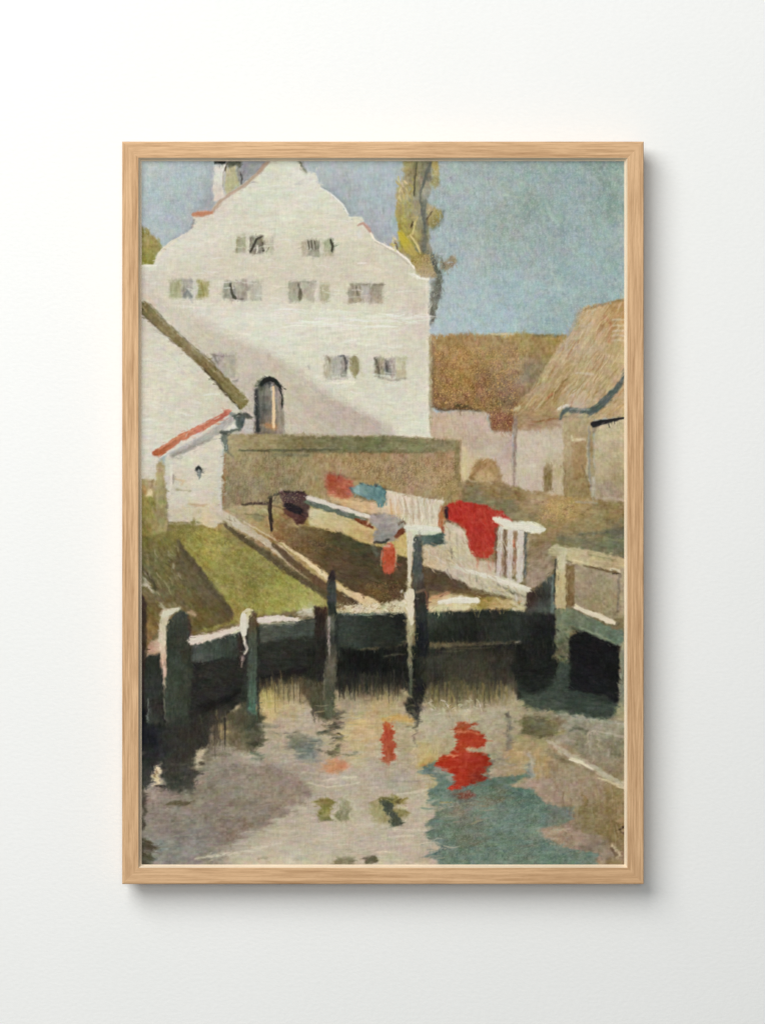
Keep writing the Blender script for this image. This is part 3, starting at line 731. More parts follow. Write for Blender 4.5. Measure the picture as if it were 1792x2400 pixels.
R([(526, 1017), (600, 1017), (680, 1019), (760, 1021), (900, 1021), (1015, 1026), (1080, 1034), (1078, 1054), (1015, 1060), (900, 1059), (760, 1058), (640, 1058), (530, 1060)],
  [(550, 1035, (158, 144, 108)), (620, 1030, (150, 138, 100)), (700, 1040, (124, 116, 80)), (780, 1040, (112, 108, 76)), (860, 1038, (112, 110, 78)), (950, 1040, (124, 120, 86)), (1040, 1045, (132, 122, 90)), (600, 1050, (142, 128, 92))], f=2.5, w=1.5, st=(0, 34, 3, 10), ch=5)
L([(560, 1055), (640, 1056), (720, 1054), (800, 1053)], [4, 5, 6, 3], (76, 76, 54), f=2, a=.8)
L([(640, 1066), (720, 1066)], 7, (104, 102, 80), f=3.5, a=.7)
L([(720, 1058), (860, 1058), (1010, 1060)], [6, 5, 4], (100, 94, 64), f=2.5, a=.7)
L([(760, 1030), (900, 1030), (1000, 1040)], 5, (94, 92, 64), f=2.5, a=.5, dry=.3)
L([(930, 1018), (1012, 1025)], 4, (226, 216, 200), f=2, a=.7)
L([(680, 1018), (800, 1019)], 5, (172, 162, 138), f=3, a=.6)
L([(1072, 1040), (1070, 1100), (1078, 1138)], [14, 11, 9], (128, 112, 76), f=3, a=.85)
L([(1088, 1050), (1092, 1120)], 9, (200, 182, 136), f=4, a=.6)
L([(526, 1062), (524, 1120), (522, 1180)], [5, 5, 4], (146, 108, 72), f=2.5, a=.7)
L([(536, 1062), (545, 1070)], 5, (110, 104, 86), f=2, a=.6)

# ground in front of the wall: grass patches, sand, drying yard
R([(515, 1195), (580, 1180), (650, 1180), (720, 1180), (800, 1200), (870, 1230), (960, 1250), (960, 1330), (780, 1400), (700, 1340), (600, 1270), (515, 1220)],
  [(560, 1200, (168, 154, 120)), (600, 1185, (178, 162, 124)), (610, 1215, (168, 148, 104)), (650, 1250, (144, 112, 72)), (700, 1230, (172, 152, 102)), (760, 1210, (192, 172, 116)), (820, 1245, (196, 168, 100)), (670, 1230, (130, 106, 72))], f=3, w=2, st=(28, 16, 4, 10), ch=9)
dabs([(560, 1180), (640, 1185), (640, 1250), (580, 1220)], 24, [(196, 178, 142), (150, 130, 92), (186, 166, 112), (160, 144, 110)], 18, 5, 10, 25, .6, 28)
R([(586, 1207), (606, 1203), (622, 1210), (612, 1221), (592, 1220)], (128, 128, 96), f=2.5, w=1.5, a=.8)
L([(572, 1205), (600, 1205), (622, 1212)], 3, (112, 100, 66), f=1.5, a=.7)
R([(720, 1190), (760, 1196), (820, 1212), (872, 1238), (884, 1262), (878, 1278), (830, 1262), (780, 1244), (726, 1232)], [(740, 1205, (200, 188, 152)), (760, 1225, (188, 170, 122)), (800, 1225, (190, 172, 132)), (840, 1255, (190, 160, 102)), (870, 1260, (182, 154, 108))], f=2, w=1.5, st=(20, 22, 4, 9), ch=7)
R([(925, 1252), (956, 1250), (958, 1306), (940, 1298), (928, 1290)], (192, 168, 106), f=2, w=1.5, st=(80, 14, 3, 10))
# dark earth bank
R([(628, 1262), (660, 1240), (705, 1232), (760, 1240), (800, 1250), (850, 1270), (900, 1286), (956, 1308), (1010, 1322), (1080, 1350), (1110, 1372), (1100, 1392), (1010, 1386), (960, 1386), (944, 1400), (900, 1416), (866, 1412), (800, 1370), (720, 1310), (670, 1282)],
  [(650, 1262, (144, 108, 70)), (690, 1250, (112, 92, 62)), (740, 1252, (104, 86, 52)), (720, 1290, (102, 80, 52)), (790, 1270, (72, 68, 44)), (840, 1290, (62, 62, 42)), (800, 1320, (84, 66, 46)), (860, 1340, (70, 58, 40)), (920, 1330, (74, 60, 42)), (880, 1390, (98, 76, 46)), (930, 1370, (78, 60, 40)), (1040, 1360, (82, 66, 50)), (860, 1310, (66, 58, 44))],
  f=2, w=1.5, st=(18, 22, 3.4, 9), ch=6)
dabs([(720, 1260), (860, 1285), (950, 1330), (930, 1390), (860, 1400), (760, 1330)], 80, [(52, 46, 32), (102, 78, 50), (62, 62, 42), (92, 66, 42), (76, 62, 44)], 26, 4, 22, 18, .5, 29, f=1.3)
dabs([(860, 1370), (940, 1370), (930, 1405), (880, 1408)], 30, [(136, 106, 68), (70, 52, 34), (120, 92, 54)], 6, 2.4, 40, 50, .6, 30)

# grass slope left of the steps
R([(396, 1250), (430, 1236), (470, 1226), (515, 1226), (545, 1244), (606, 1290), (683, 1350), (765, 1402), (772, 1420), (724, 1430), (650, 1436), (560, 1460), (440, 1490), (400, 1440), (390, 1330)],
  [(430, 1240, (112, 102, 53)), (470, 1235, (134, 122, 67)), (505, 1232, (166, 146, 95)), (500, 1255, (150, 136, 73)), (540, 1270, (128, 120, 75)), (460, 1280, (140, 132, 63)), (490, 1300, (158, 150, 79)), (560, 1310, (136, 128, 71)), (520, 1350, (140, 134, 75)), (600, 1340, (130, 122, 67)),
   (580, 1380, (130, 118, 67)), (640, 1380, (144, 140, 73)), (700, 1390, (148, 142, 75)), (560, 1420, (146, 132, 69)), (640, 1420, (152, 146, 73)), (720, 1415, (170, 164, 99)), (750, 1405, (162, 154, 89))],
  f=3, w=2.5, st=(45, 13, 4, 9), ch=9)
dabs([(430, 1245), (515, 1235), (600, 1290), (740, 1395), (700, 1420), (560, 1440), (500, 1380), (440, 1280)], 190, [(166, 158, 85), (116, 106, 57), (152, 144, 73), (134, 124, 61), (142, 134, 87), (128, 112, 65)], 13, 5, 50, 40, .5, 31, f=1.6)
dabs([(470, 1240), (520, 1245), (520, 1320), (470, 1310)], 22, [(184, 170, 89), (176, 162, 83), (190, 164, 87)], 10, 5, 30, 50, .6, 32, f=1.6)
# left bank
R([(320, 1210), (345, 1180), (386, 1240), (400, 1250), (420, 1270), (460, 1320), (500, 1380), (545, 1430), (545, 1455), (440, 1490), (440, 1450), (380, 1460), (340, 1520), (320, 1520)],
  [(335, 1260, (112, 104, 60)), (380, 1270, (122, 112, 58)), (360, 1310, (112, 106, 68)), (340, 1340, (96, 90, 62)), (390, 1340, (110, 100, 62)), (430, 1320, (92, 82, 58)), (460, 1370, (92, 82, 56)), (490, 1410, (92, 80, 52)), (440, 1420, (102, 88, 54)), (400, 1390, (104, 94, 64)), (360, 1400, (104, 94, 62)), (340, 1440, (116, 98, 58)), (470, 1450, (104, 88, 48)), (520, 1440, (92, 78, 50)), (350, 1480, (126, 100, 60))],
  f=2.5, w=2.5, st=(52, 20, 4, 11), ch=8)
dabs([(330, 1250), (400, 1260), (440, 1320), (470, 1440), (400, 1430), (330, 1400)], 110, [(136, 128, 74), (82, 74, 48), (118, 106, 66), (92, 92, 66), (104, 90, 66), (146, 134, 92)], 14, 4.5, 55, 30, .5, 33, f=1.5)
L([(418, 1268), (428, 1290), (452, 1318), (470, 1344), (492, 1374), (516, 1404), (540, 1440)], [8, 10, 12, 14, 16, 16, 14], (78, 68, 50), f=3, a=.75)
L([(440, 1330), (462, 1362), (490, 1404)], [26, 34, 30], (98, 86, 66), f=9, a=.5)
L([(330, 1330), (352, 1352), (364, 1382)], [6, 7, 5], (64, 58, 44), f=2.5, a=.7)
dabs([(390, 1280), (405, 1310), (420, 1350), (412, 1360), (398, 1330)], 9, [(170, 162, 140), (156, 150, 122)], 12, 5, 65, 25, .6, 34, f=1.5)
dabs([(330, 1310), (345, 1330), (345, 1370), (330, 1380)], 7, [(168, 160, 140), (186, 176, 156)], 16, 5, 60, 25, .6, 35, f=1.5)
L([(330, 1374), (345, 1370), (358, 1388)], [7, 8, 5], (198, 190, 170), f=2, a=.8)
dabs([(380, 1420), (440, 1400), (460, 1430), (400, 1445)], 12, [(150, 126, 108), (76, 64, 48), (134, 118, 84)], 14, 6, 60, 40, .55, 36, f=1.5)
L([(374, 1416), (388, 1430)], 7, (186, 180, 158), f=2.5, a=.75)

# left white house under the beam
R([(320, 728), (334, 736), (368, 768), (417, 811), (477, 867), (533, 930), (560, 958), (560, 985), (540, 1010), (470, 1020), (400, 1060), (372, 1075), (372, 1120), (362, 1150), (320, 1170)],
  [(345, 800, (210, 204, 192)), (345, 770, (204, 195, 182)), (400, 840, (214, 210, 198)), (350, 900, (214, 210, 196)), (430, 900, (214, 210, 196)), (480, 920, (204, 196, 178)), (400, 960, (214, 208, 194)), (350, 1000, (216, 213, 202)), (345, 1070, (212, 209, 198)), (520, 950, (200, 190, 172)), (345, 1110, (206, 202, 188)), (460, 980, (208, 203, 190)), (550, 990, (206, 200, 188))],
  f=2, w=1.2, st=(4, 26, 5, 6), ch=5)
dabs([(335, 790), (420, 850), (500, 920), (440, 980), (335, 1050)], 70, [(222, 219, 208), (202, 194, 178), (214, 206, 192), (208, 206, 190)], 28, 6, 5, 20, .45, 37, f=1.6)
dabs([(350, 780), (420, 840), (470, 890), (450, 900), (400, 850)], 20, [(178, 176, 172), (224, 220, 210), (190, 180, 168)], 13, 4, 42, 20, .5, 38)
R([(322, 700), (340, 706), (351, 715), (393, 760), (441, 804), (502, 855), (562, 915), (583, 938), (576, 950), (562, 960), (533, 930), (477, 867), (417, 811), (368, 768), (330, 733), (322, 726)],
  [(340, 722, (116, 104, 72)), (380, 758, (130, 116, 84)), (440, 815, (128, 114, 80)), (500, 865, (118, 106, 68)), (540, 910, (124, 112, 74)), (575, 945, (128, 118, 78))], f=1.4, w=.9, st=(43, 40, 3, 10), ch=6)
L([(351, 712), (393, 757), (441, 801), (502, 852)], 3, (92, 84, 56), f=1.3, a=.6)
L([(478, 866), (500, 890), (530, 924), (560, 957)], [4, 5, 5, 3], (74, 66, 46), f=1.4, a=.85)
L([(332, 734), (380, 778), (417, 811)], 3, (92, 82, 58), f=1.3, a=.7)
dabs([(326, 706), (342, 708), (350, 730), (328, 730)], 9, [(54, 50, 36), (176, 156, 116), (92, 80, 52)], 9, 4, 50, 50, .8, 39)
L([(400, 775), (470, 838), (550, 915)], 4, (146, 132, 96), f=2, a=.5, dry=.3)
L([(332, 688), (350, 700), (362, 716)], 8, (206, 184, 164), f=4, a=.6)
L([(490, 862), (520, 880)], 3, (160, 150, 112), f=1.3, a=.7)
# vegetation strip at the far left below the house
R([(320, 1125), (342, 1120), (362, 1128), (366, 1090), (374, 1080), (390, 1090), (392, 1246), (350, 1258), (320, 1250)],
  [(333, 1140, (166, 138, 84)), (350, 1140, (186, 168, 140)), (340, 1170, (152, 142, 78)), (345, 1200, (136, 126, 64)), (340, 1235, (132, 122, 62)), (378, 1110, (172, 154, 118)), (380, 1150, (150, 142, 102)), (374, 1200, (154, 142, 112)), (384, 1200, (140, 132, 88)), (378, 1235, (158, 148, 102))], f=2.5, w=2, st=(82, 16, 4, 10), ch=9)
E(350, 1156, 8, 9, (222, 206, 168), f=3, a=.85, st=None)
L([(357, 1126), (352, 1142)], 6, (140, 118, 84), f=2.5, a=.7)
L([(334, 1140), (340, 1156)], 7, (176, 134, 78), f=2.5, a=.7)
dabs([(330, 1170), (364, 1172), (364, 1250), (330, 1245)], 36, [(164, 152, 78), (110, 102, 52), (150, 124, 70), (130, 128, 74)], 13, 5, 70, 30, .6, 40, f=1.5)
L([(368, 1100), (368, 1180)], 4, (182, 174, 128), f=1.5, a=.6, dry=.3)
# shed wall
R([(383, 1082), (392, 1066), (430, 1046), (480, 1024), (520, 1008), (522, 1060), (520, 1130), (518, 1225), (500, 1236), (460, 1230), (394, 1230), (388, 1160)],
  [(395, 1090, (206, 202, 190)), (400, 1140, (198, 192, 184)), (450, 1070, (212, 206, 192)), (500, 1050, (208, 203, 188)), (500, 1110, (206, 200, 186)), (430, 1130, (206, 196, 174)), (470, 1150, (208, 203, 190)), (410, 1170, (208, 203, 192)), (500, 1160, (196, 188, 168)), (420, 1200, (196, 186, 166)), (470, 1195, (200, 186, 156)), (505, 1200, (200, 188, 170)), (480, 1220, (206, 188, 146)), (410, 1222, (188, 180, 160))],
  f=2, w=1.5, st=(4, 26, 4.5, 7), ch=5)
dabs([(400, 1085), (515, 1040), (515, 1170), (405, 1170)], 50, [(222, 217, 206), (198, 188, 168), (212, 204, 186), (204, 200, 188)], 34, 4.5, -3, 10, .5, 41, f=1.3)
dabs([(395, 1170), (515, 1170), (510, 1228), (398, 1228)], 44, [(210, 196, 160), (188, 176, 150), (204, 190, 170), (196, 178, 132), (186, 180, 166)], 14, 6, 60, 40, .5, 42, f=1.8)
L([(400, 1090), (401, 1120), (398, 1160)], [5, 6, 4], (224, 218, 208), f=1.5, a=.85)
L([(405, 1112), (404, 1134)], 3, (148, 132, 124), f=1.2, a=.7)
L([(412, 1148), (445, 1150)], 4, (156, 146, 116), f=1.8, a=.7)
L([(410, 1122), (430, 1128), (424, 1136)], 5, (196, 168, 128), f=2, a=.6)
L([(440, 1180), (470, 1186), (484, 1182)], 4, (176, 148, 104), f=2, a=.6)
L([(390, 1190), (392, 1184)], 6, (128, 114, 92), f=2, a=.8)
R([(455, 1104), (458, 1094), (465, 1090), (471, 1096), (471, 1112), (467, 1123), (462, 1116), (459, 1106)], (70, 78, 74), f=1.5, w=.8, st=None)
L([(458, 1100), (464, 1094), (470, 1100)], 4, (34, 36, 34), f=1.2, a=.9)
L([(465, 1102), (466, 1116)], 5, (142, 150, 146), f=1.6, a=.9)
L([(394, 1232), (394, 1224), (440, 1226)], 3, (90, 78, 44), f=1.6, a=.6)
R([(396, 1228), (440, 1226), (452, 1218), (460, 1240), (430, 1262), (400, 1258)], (122, 112, 60), f=3, w=2.5, st=(50, 9, 4, 10), a=.9)
L([(460, 1224), (468, 1226)], 5, (140, 134, 104), f=2, a=.7)
L([(514, 1060), (512, 1140), (518, 1200)], 7, (196, 194, 190), f=3, a=.5)
# orange coping and the gutter
L([(398, 1064), (440, 1048), (490, 1020), (536, 986), (552, 976)], [8, 14, 18, 18, 10], (164, 160, 154), f=3.5, a=.85)
L([(404, 1068), (450, 1048), (490, 1030)], [8, 9, 5], (146, 140, 130), f=3, a=.8)
L([(362, 1062), (380, 1054), (417, 1028), (470, 1002), (510, 980), (534, 964)], [15, 19, 17, 15, 13, 11], [(366, 1060, (182, 96, 66)), (420, 1028, (192, 116, 82)), (480, 996, (196, 112, 88)), (530, 966, (192, 104, 90))], f=1.6, w=1.2)
L([(372, 1052), (420, 1022), (490, 986)], 3, (222, 150, 112), f=1.3, a=.6, dry=.3)
L([(362, 1064), (374, 1060)], 12, (186, 88, 56), f=3, a=.8)
L([(540, 970), (552, 976)], [9, 12], (128, 132, 126), f=3, a=.9)
L([(560, 973), (578, 973), (588, 977)], [12, 11, 5], (82, 84, 74), f=2, w=1.2)
L([(550, 978), (566, 976)], [9, 12], (80, 86, 80), f=2.5)
R([(554, 978), (574, 976), (572, 990), (566, 1006), (552, 1008)], (80, 88, 84), f=2, w=1.2, st=(V, 10, 3, 8))
R([(530, 1002), (548, 990), (552, 1004), (536, 1012)], (218, 216, 206), f=2.5, w=1, st=None)
L([(516, 1012), (534, 1012), (560, 1004)], [6, 7, 6], (96, 98, 88), f=2)
L([(524, 1016), (526, 1040), (530, 1058)], [13, 13, 8], (96, 100, 90), f=2.5, w=1.2)
L([(520, 1012), (530, 1014)], 8, (78, 82, 76), f=2, a=.8)
B(574, 982, 594, 1014, (186, 184, 176), f=4, a=.7)

# bleaching cart
L([(566, 1182), (600, 1180), (632, 1180)], [4, 7, 7], (72, 58, 48), f=1.6)
L([(632, 1184), (646, 1186), (664, 1194)], 4, (108, 92, 66), f=1.5, a=.8)
L([(634, 1166), (631, 1186), (634, 1222), (636, 1244)], [7, 8, 8, 5], (54, 42, 34), f=1.5)
L([(628, 1166), (640, 1160), (656, 1158)], 5, (72, 68, 56), f=1.6, a=.9)
R([(650, 1156), (662, 1150), (690, 1151), (712, 1151), (721, 1164), (725, 1186), (722, 1212), (712, 1228), (694, 1228), (684, 1216), (666, 1206), (664, 1190), (660, 1170)], [(680, 1165, (72, 56, 58)), (715, 1190, (78, 60, 56)), (700, 1215, (78, 52, 48)), (675, 1205, (94, 60, 46))], f=1.6, w=1.2, st=(20, 12, 3, 9))
L([(664, 1152), (712, 1153)], 4, (42, 34, 30), f=1.5, a=.8)
R([(662, 1186), (668, 1176), (690, 1182), (709, 1192), (706, 1206), (690, 1204), (676, 1198)], (33, 28, 32), f=1.6, w=1, st=None)
L([(660, 1206), (672, 1214)], 5, (150, 92, 62), f=2, a=.7)
dabs([(655, 1146), (715, 1146), (712, 1152), (655, 1152)], 9, [(190, 170, 160), (210, 190, 180)], 5, 3, 0, 30, .5, 43)

# washing: dull red and teal cloths, pickets
R([(763, 1112), (780, 1108), (800, 1116), (826, 1126), (830, 1144), (826, 1160), (830, 1178), (812, 1182), (800, 1174), (782, 1168), (768, 1160), (764, 1136)],
  [(775, 1125, (170, 68, 50)), (800, 1150, (178, 82, 62)), (815, 1175, (174, 98, 74)), (780, 1160, (182, 110, 82))], f=4, w=2.5, st=(20, 9, 3, 12), ch=8)
L([(765, 1106), (790, 1112), (826, 1120)], 6, (116, 98, 74), f=4, a=.6)
R([(826, 1166), (880, 1178), (912, 1188), (914, 1206), (880, 1206), (830, 1196), (776, 1176), (772, 1160), (800, 1170)], [(800, 1178, (200, 166, 122)), (860, 1196, (200, 166, 128)), (890, 1196, (196, 178, 150))], f=3, w=1.5, st=(15, 16, 3, 9))
R([(822, 1146), (834, 1136), (850, 1132), (870, 1135), (892, 1138), (904, 1150), (903, 1172), (897, 1190), (888, 1188), (878, 1172), (858, 1168), (836, 1160)],
  [(840, 1150, (138, 160, 155)), (858, 1156, (116, 142, 140)), (880, 1150, (88, 122, 121)), (895, 1170, (92, 126, 124)), (870, 1138, (76, 104, 104))], f=1.8, w=1.2, st=(35, 14, 3, 12))
dabs([(840, 1132), (890, 1132), (898, 1142), (845, 1138)], 12, [(52, 62, 66), (70, 84, 84)], 6, 3.4, 10, 30, .8, 44)
L([(820, 1144), (828, 1156)], 6, (70, 92, 94), f=2, a=.7)
R([(905, 1148), (930, 1156), (960, 1163), (1000, 1170), (1042, 1174), (1034, 1186), (1028, 1200), (1026, 1236), (990, 1240), (945, 1236), (912, 1208), (898, 1194), (904, 1176)],
  [(925, 1172, (208, 194, 172)), (920, 1200, (206, 176, 140)), (960, 1190, (200, 188, 168)), (1000, 1200, (202, 190, 170)), (960, 1225, (204, 194, 174)), (1015, 1180, (200, 190, 166))], f=2, w=1.5, st=(82, 28, 3, 13), ch=5)
for x, c in ((916, (190, 144, 100)), (934, (196, 168, 134)), (952, (170, 154, 128)), (966, (178, 162, 138)), (980, (168, 152, 128)), (998, (168, 158, 134)), (1012, (176, 162, 138))):
    L([(x - 2, 1170 + (x - 916) * .1), (x + 2, 1214)], [3, 4.5], c, f=1.6, a=.8)
for x in (926, 944, 959, 973, 988, 1005):
    L([(x - 1, 1164 + (x - 926) * .12), (x + 2, 1228)], [3.4, 3], (220, 210, 194), f=1.3, a=.7)
L([(906, 1150), (960, 1163), (1038, 1176)], 4, (214, 206, 186), f=1.6, a=.8)
# pale boards lower right of the post
R([(990, 1268), (1034, 1262), (1044, 1226), (1066, 1228), (1088, 1244), (1100, 1290), (1120, 1312), (1160, 1320), (1170, 1345), (1240, 1378), (1242, 1396), (1226, 1420), (1200, 1400), (1150, 1390), (1100, 1374), (1040, 1340), (990, 1326)],
  [(1010, 1290, (188, 172, 146)), (1050, 1250, (202, 192, 168)), (1060, 1290, (194, 180, 150)), (1010, 1320, (196, 172, 134)), (1080, 1330, (190, 172, 150)), (1120, 1345, (192, 176, 152)), (1060, 1330, (190, 176, 158)), (1140, 1370, (184, 176, 150)), (1180, 1380, (178, 172, 150)), (1210, 1400, (186, 176, 152))],
  f=2, w=1.5, st=(40, 22, 3.4, 10), ch=6)
for x0, y0, x1, y1 in ((1052, 1240, 1056, 1300), (1070, 1250, 1074, 1310), (1030, 1280, 1034, 1320), (1044, 1290, 1072, 1296)):
    L([(x0, y0), (x1, y1)], 3.4, (158, 146, 122), f=1.4, a=.7)
L([(1058, 1286), (1060, 1308)], 3, (96, 90, 74), f=1.2, a=.7)
dabs([(995, 1280), (1090, 1250), (1110, 1340), (1000, 1330)], 34, [(212, 202, 178), (170, 150, 122), (200, 180, 142)], 24, 4, 70, 30, .55, 45)
# red cloth
R([(1040, 1200), (1044, 1186), (1056, 1178), (1080, 1173), (1110, 1178), (1142, 1186), (1176, 1200), (1200, 1220), (1188, 1228), (1166, 1232), (1162, 1262), (1158, 1290), (1146, 1308), (1124, 1310), (1106, 1296), (1098, 1282), (1094, 1252), (1088, 1238), (1070, 1226), (1050, 1218)],
  [(1060, 1190, (196, 52, 46)), (1100, 1190, (189, 48, 42)), (1130, 1220, (182, 47, 41)), (1150, 1210, (185, 50, 44)), (1120, 1260, (180, 46, 40)), (1140, 1295, (189, 60, 50)), (1090, 1225, (192, 46, 41))], f=1.8, w=1.3, st=(60, 22, 4, 8), ch=4, imp=.4)
dabs([(1070, 1185), (1150, 1195), (1150, 1280), (1110, 1280)], 26, [(201, 60, 52), (166, 40, 36), (207, 74, 64)], 18, 4, 65, 40, .5, 46)
L([(1088, 1236), (1096, 1262), (1102, 1286)], 3, (212, 122, 104), f=1.3, a=.7)
L([(1046, 1192), (1046, 1212)], [9, 8], (52, 30, 34), f=1.6)
L([(1034, 1192), (1034, 1216), (1032, 1238)], [8, 11, 12], (176, 106, 64), f=2.5, a=.9)
L([(1038, 1236), (1036, 1250)], 7, (142, 66, 50), f=2.5, a=.8)
dabs([(1100, 1295), (1160, 1300), (1160, 1335), (1105, 1325)], 18, [(196, 150, 120), (176, 96, 78), (204, 180, 150)], 16, 5, 70, 25, .6, 47)
# balustrade right of the cloth
B(1172, 1240, 1232, 1350, (150, 130, 104), f=3, st=(V, 16, 3, 10))
L([(1162, 1240), (1163, 1340)], [7, 5], (96, 72, 56), f=2, a=.7)
for x, w_ in ((1171, 13), (1195, 13), (1219, 16)):
    L([(x + 2, 1240), (x, 1300), (x - 2, 1350 + (x - 1171) * .18)], [w_ - 1, w_, w_], [(x - 6, 1290, (206, 198, 184)), (x + 6, 1300, (182, 170, 162))], f=1.5, w=1, st=(V, 26, 3, 9))
L([(1184, 1245), (1183, 1320), (1183, 1345)], [6, 7, 6], (108, 88, 68), f=1.8, a=.8)
L([(1208, 1245), (1205, 1330)], [6, 8], (140, 108, 86), f=2, a=.8)
L([(1204, 1268), (1206, 1282)], 5, (180, 92, 66), f=2, a=.7)
L([(1232, 1252), (1232, 1300), (1230, 1352)], [7, 7, 6], (88, 92, 88), f=1.8, a=.9)
L([(1238, 1262), (1239, 1285)], 3.4, (206, 196, 170), f=1.2, a=.8)
R([(1154, 1212), (1164, 1209), (1178, 1213), (1200, 1223), (1226, 1222), (1254, 1224), (1272, 1234), (1278, 1241), (1264, 1252), (1246, 1252), (1222, 1245), (1180, 1240), (1166, 1228)], [(1170, 1222, (218, 214, 196)), (1220, 1234, (206, 204, 192)), (1262, 1242, (216, 210, 188))], f=1.5, w=1.2, st=(12, 24, 3, 9), imp=.5)
L([(1225, 1230), (1255, 1238)], 4, (168, 168, 160), f=1.5, a=.6, dry=.3)
L([(1100, 1340), (1140, 1350), (1190, 1366), (1238, 1382)], [8, 12, 15, 14], (206, 200, 180), f=1.6, w=1.2)
L([(1060, 1326), (1100, 1342)], [5, 10], (204, 196, 178), f=1.8)
L([(1165, 1370), (1200, 1388), (1230, 1400)], [4, 8, 5], (100, 94, 78), f=2.5, a=.7)
L([(1118, 1352), (1116, 1362)], 5, (134, 136, 116), f=2, a=.7)
dabs([(1120, 1355), (1230, 1400), (1220, 1425), (1130, 1385)], 34, [(206, 196, 168), (160, 152, 122), (192, 176, 134), (148, 142, 120)], 14, 5, 20, 40, .6, 48)
# shade between balustrade and right-hand post
R([(1238, 1262), (1290, 1270), (1298, 1330), (1282, 1360), (1250, 1380), (1232, 1372), (1236, 1320)], [(1255, 1280, (134, 114, 84)), (1265, 1320, (150, 132, 112)), (1255, 1360, (156, 136, 118)), (1280, 1300, (132, 116, 92))], f=3, w=1.5, st=(-25, 18, 4, 9))
L([(1245, 1345), (1275, 1325), (1290, 1300)], 7, (166, 146, 128), f=3, a=.6)
R([(1236, 1388), (1262, 1378), (1290, 1350), (1302, 1340), (1304, 1440), (1230, 1440)], [(1245, 1400, (58, 42, 36)), (1270, 1390, (40, 36, 32)), (1290, 1370, (74, 82, 74)), (1280, 1430, (72, 82, 70)), (1295, 1420, (68, 80, 78))], f=3, w=2, st=(70, 12, 4, 10))
L([(1297, 1350), (1296, 1400), (1294, 1436)], [7, 9, 9], (112, 126, 116), f=2.5, a=.75)
L([(1302, 1312), (1300, 1380), (1301, 1430)], [5, 4, 4], (34, 36, 34), f=1.6, a=.8)

# stripe steps running down to the quay
L([(520, 1206), (560, 1232), (623, 1270), (690, 1330), (730, 1364)], [22, 18, 14, 9, 6], [(530, 1210, (192, 182, 160)), (620, 1266, (190, 176, 150)), (710, 1345, (184, 164, 130))], f=1.8, w=1.2)
L([(570, 1222), (640, 1262), (700, 1322)], [3, 4, 3], (206, 192, 164), f=1.3, a=.8)
L([(528, 1232), (566, 1262), (606, 1288), (683, 1346), (730, 1372), (766, 1396)], [8, 13, 14, 13, 16, 20], (82, 72, 50), f=2.5, a=.9)
L([(640, 1276), (690, 1322), (740, 1360), (800, 1404), (840, 1416)], [10, 16, 18, 22, 16], (84, 66, 46), f=2.5, a=.9)
L([(656, 1272), (700, 1302), (744, 1336), (766, 1354)], [5, 7, 10, 11], (212, 192, 152), f=1.5, w=1, imp=.5)
L([(786, 1372), (812, 1388), (842, 1404), (876, 1418)], [10, 15, 22, 26], (206, 182, 140), f=1.8, w=1.2)
L([(640, 1268), (660, 1276)], 4, (120, 110, 60), f=1.8, a=.7)
L([(800, 1390), (836, 1414)], [7, 9], (70, 56, 42), f=2.5, a=.75)
dabs([(540, 1205), (565, 1215), (560, 1225), (535, 1220)], 6, [(90, 74, 46), (206, 192, 166)], 12, 3, 40, 50, .7, 49)

# rail and grey cloth on it
L([(722, 1176), (770, 1190), (820, 1206), (850, 1222)], [14, 16, 17, 14], (94, 102, 88), f=2, w=1.2)
L([(722, 1166), (760, 1178), (810, 1194), (866, 1212)], [10, 9, 9, 9], (208, 198, 184), f=1.5, w=1.2, imp=.5)
dabs([(725, 1165), (860, 1205), (860, 1215), (725, 1178)], 16, [(222, 212, 198), (176, 164, 148)], 16, 3.4, 15, 10, .7, 50)
L([(834, 1218), (850, 1224), (872, 1236)], [7, 11, 7], (112, 56, 32), f=1.6)
L([(868, 1212), (862, 1228)], 5, (200, 176, 150), f=1.8, a=.7)
R([(866, 1208), (900, 1205), (926, 1208), (948, 1222), (948, 1240), (930, 1254), (924, 1268), (900, 1274), (876, 1270), (872, 1250), (884, 1240), (868, 1226)], [(890, 1216, (158, 146, 140)), (930, 1222, (160, 150, 142)), (900, 1245, (140, 138, 130)), (890, 1262, (124, 124, 116))], f=2, w=1.5, st=(8, 24, 3, 10))
L([(876, 1272), (895, 1272), (912, 1264)], [5, 7, 4], (50, 50, 46), f=1.5, a=.9)
L([(928, 1258), (940, 1246), (952, 1242)], [8, 14, 8], (112, 62, 42), f=2)
L([(934, 1228), (946, 1222), (950, 1230)], 4, (88, 62, 50), f=1.5, a=.8)
L([(874, 1280), (884, 1300)], 9, (98, 100, 84), f=4, a=.6)
L([(911, 1288), (911, 1310), (911, 1332)], [29, 34, 30], [(911, 1285, (206, 92, 66)), (908, 1315, (192, 68, 46)), (916, 1335, (200, 92, 74))], f=2, w=1, st=(V, 18, 3, 9), imp=.5)
L([(894, 1290), (893, 1326)], 3, (196, 150, 118), f=1.5, a=.6)
L([(927, 1290), (928, 1326)], 4, (204, 158, 128), f=1.6, a=.7)
L([(898, 1278), (912, 1280)], 5, (180, 172, 156), f=2, a=.7)

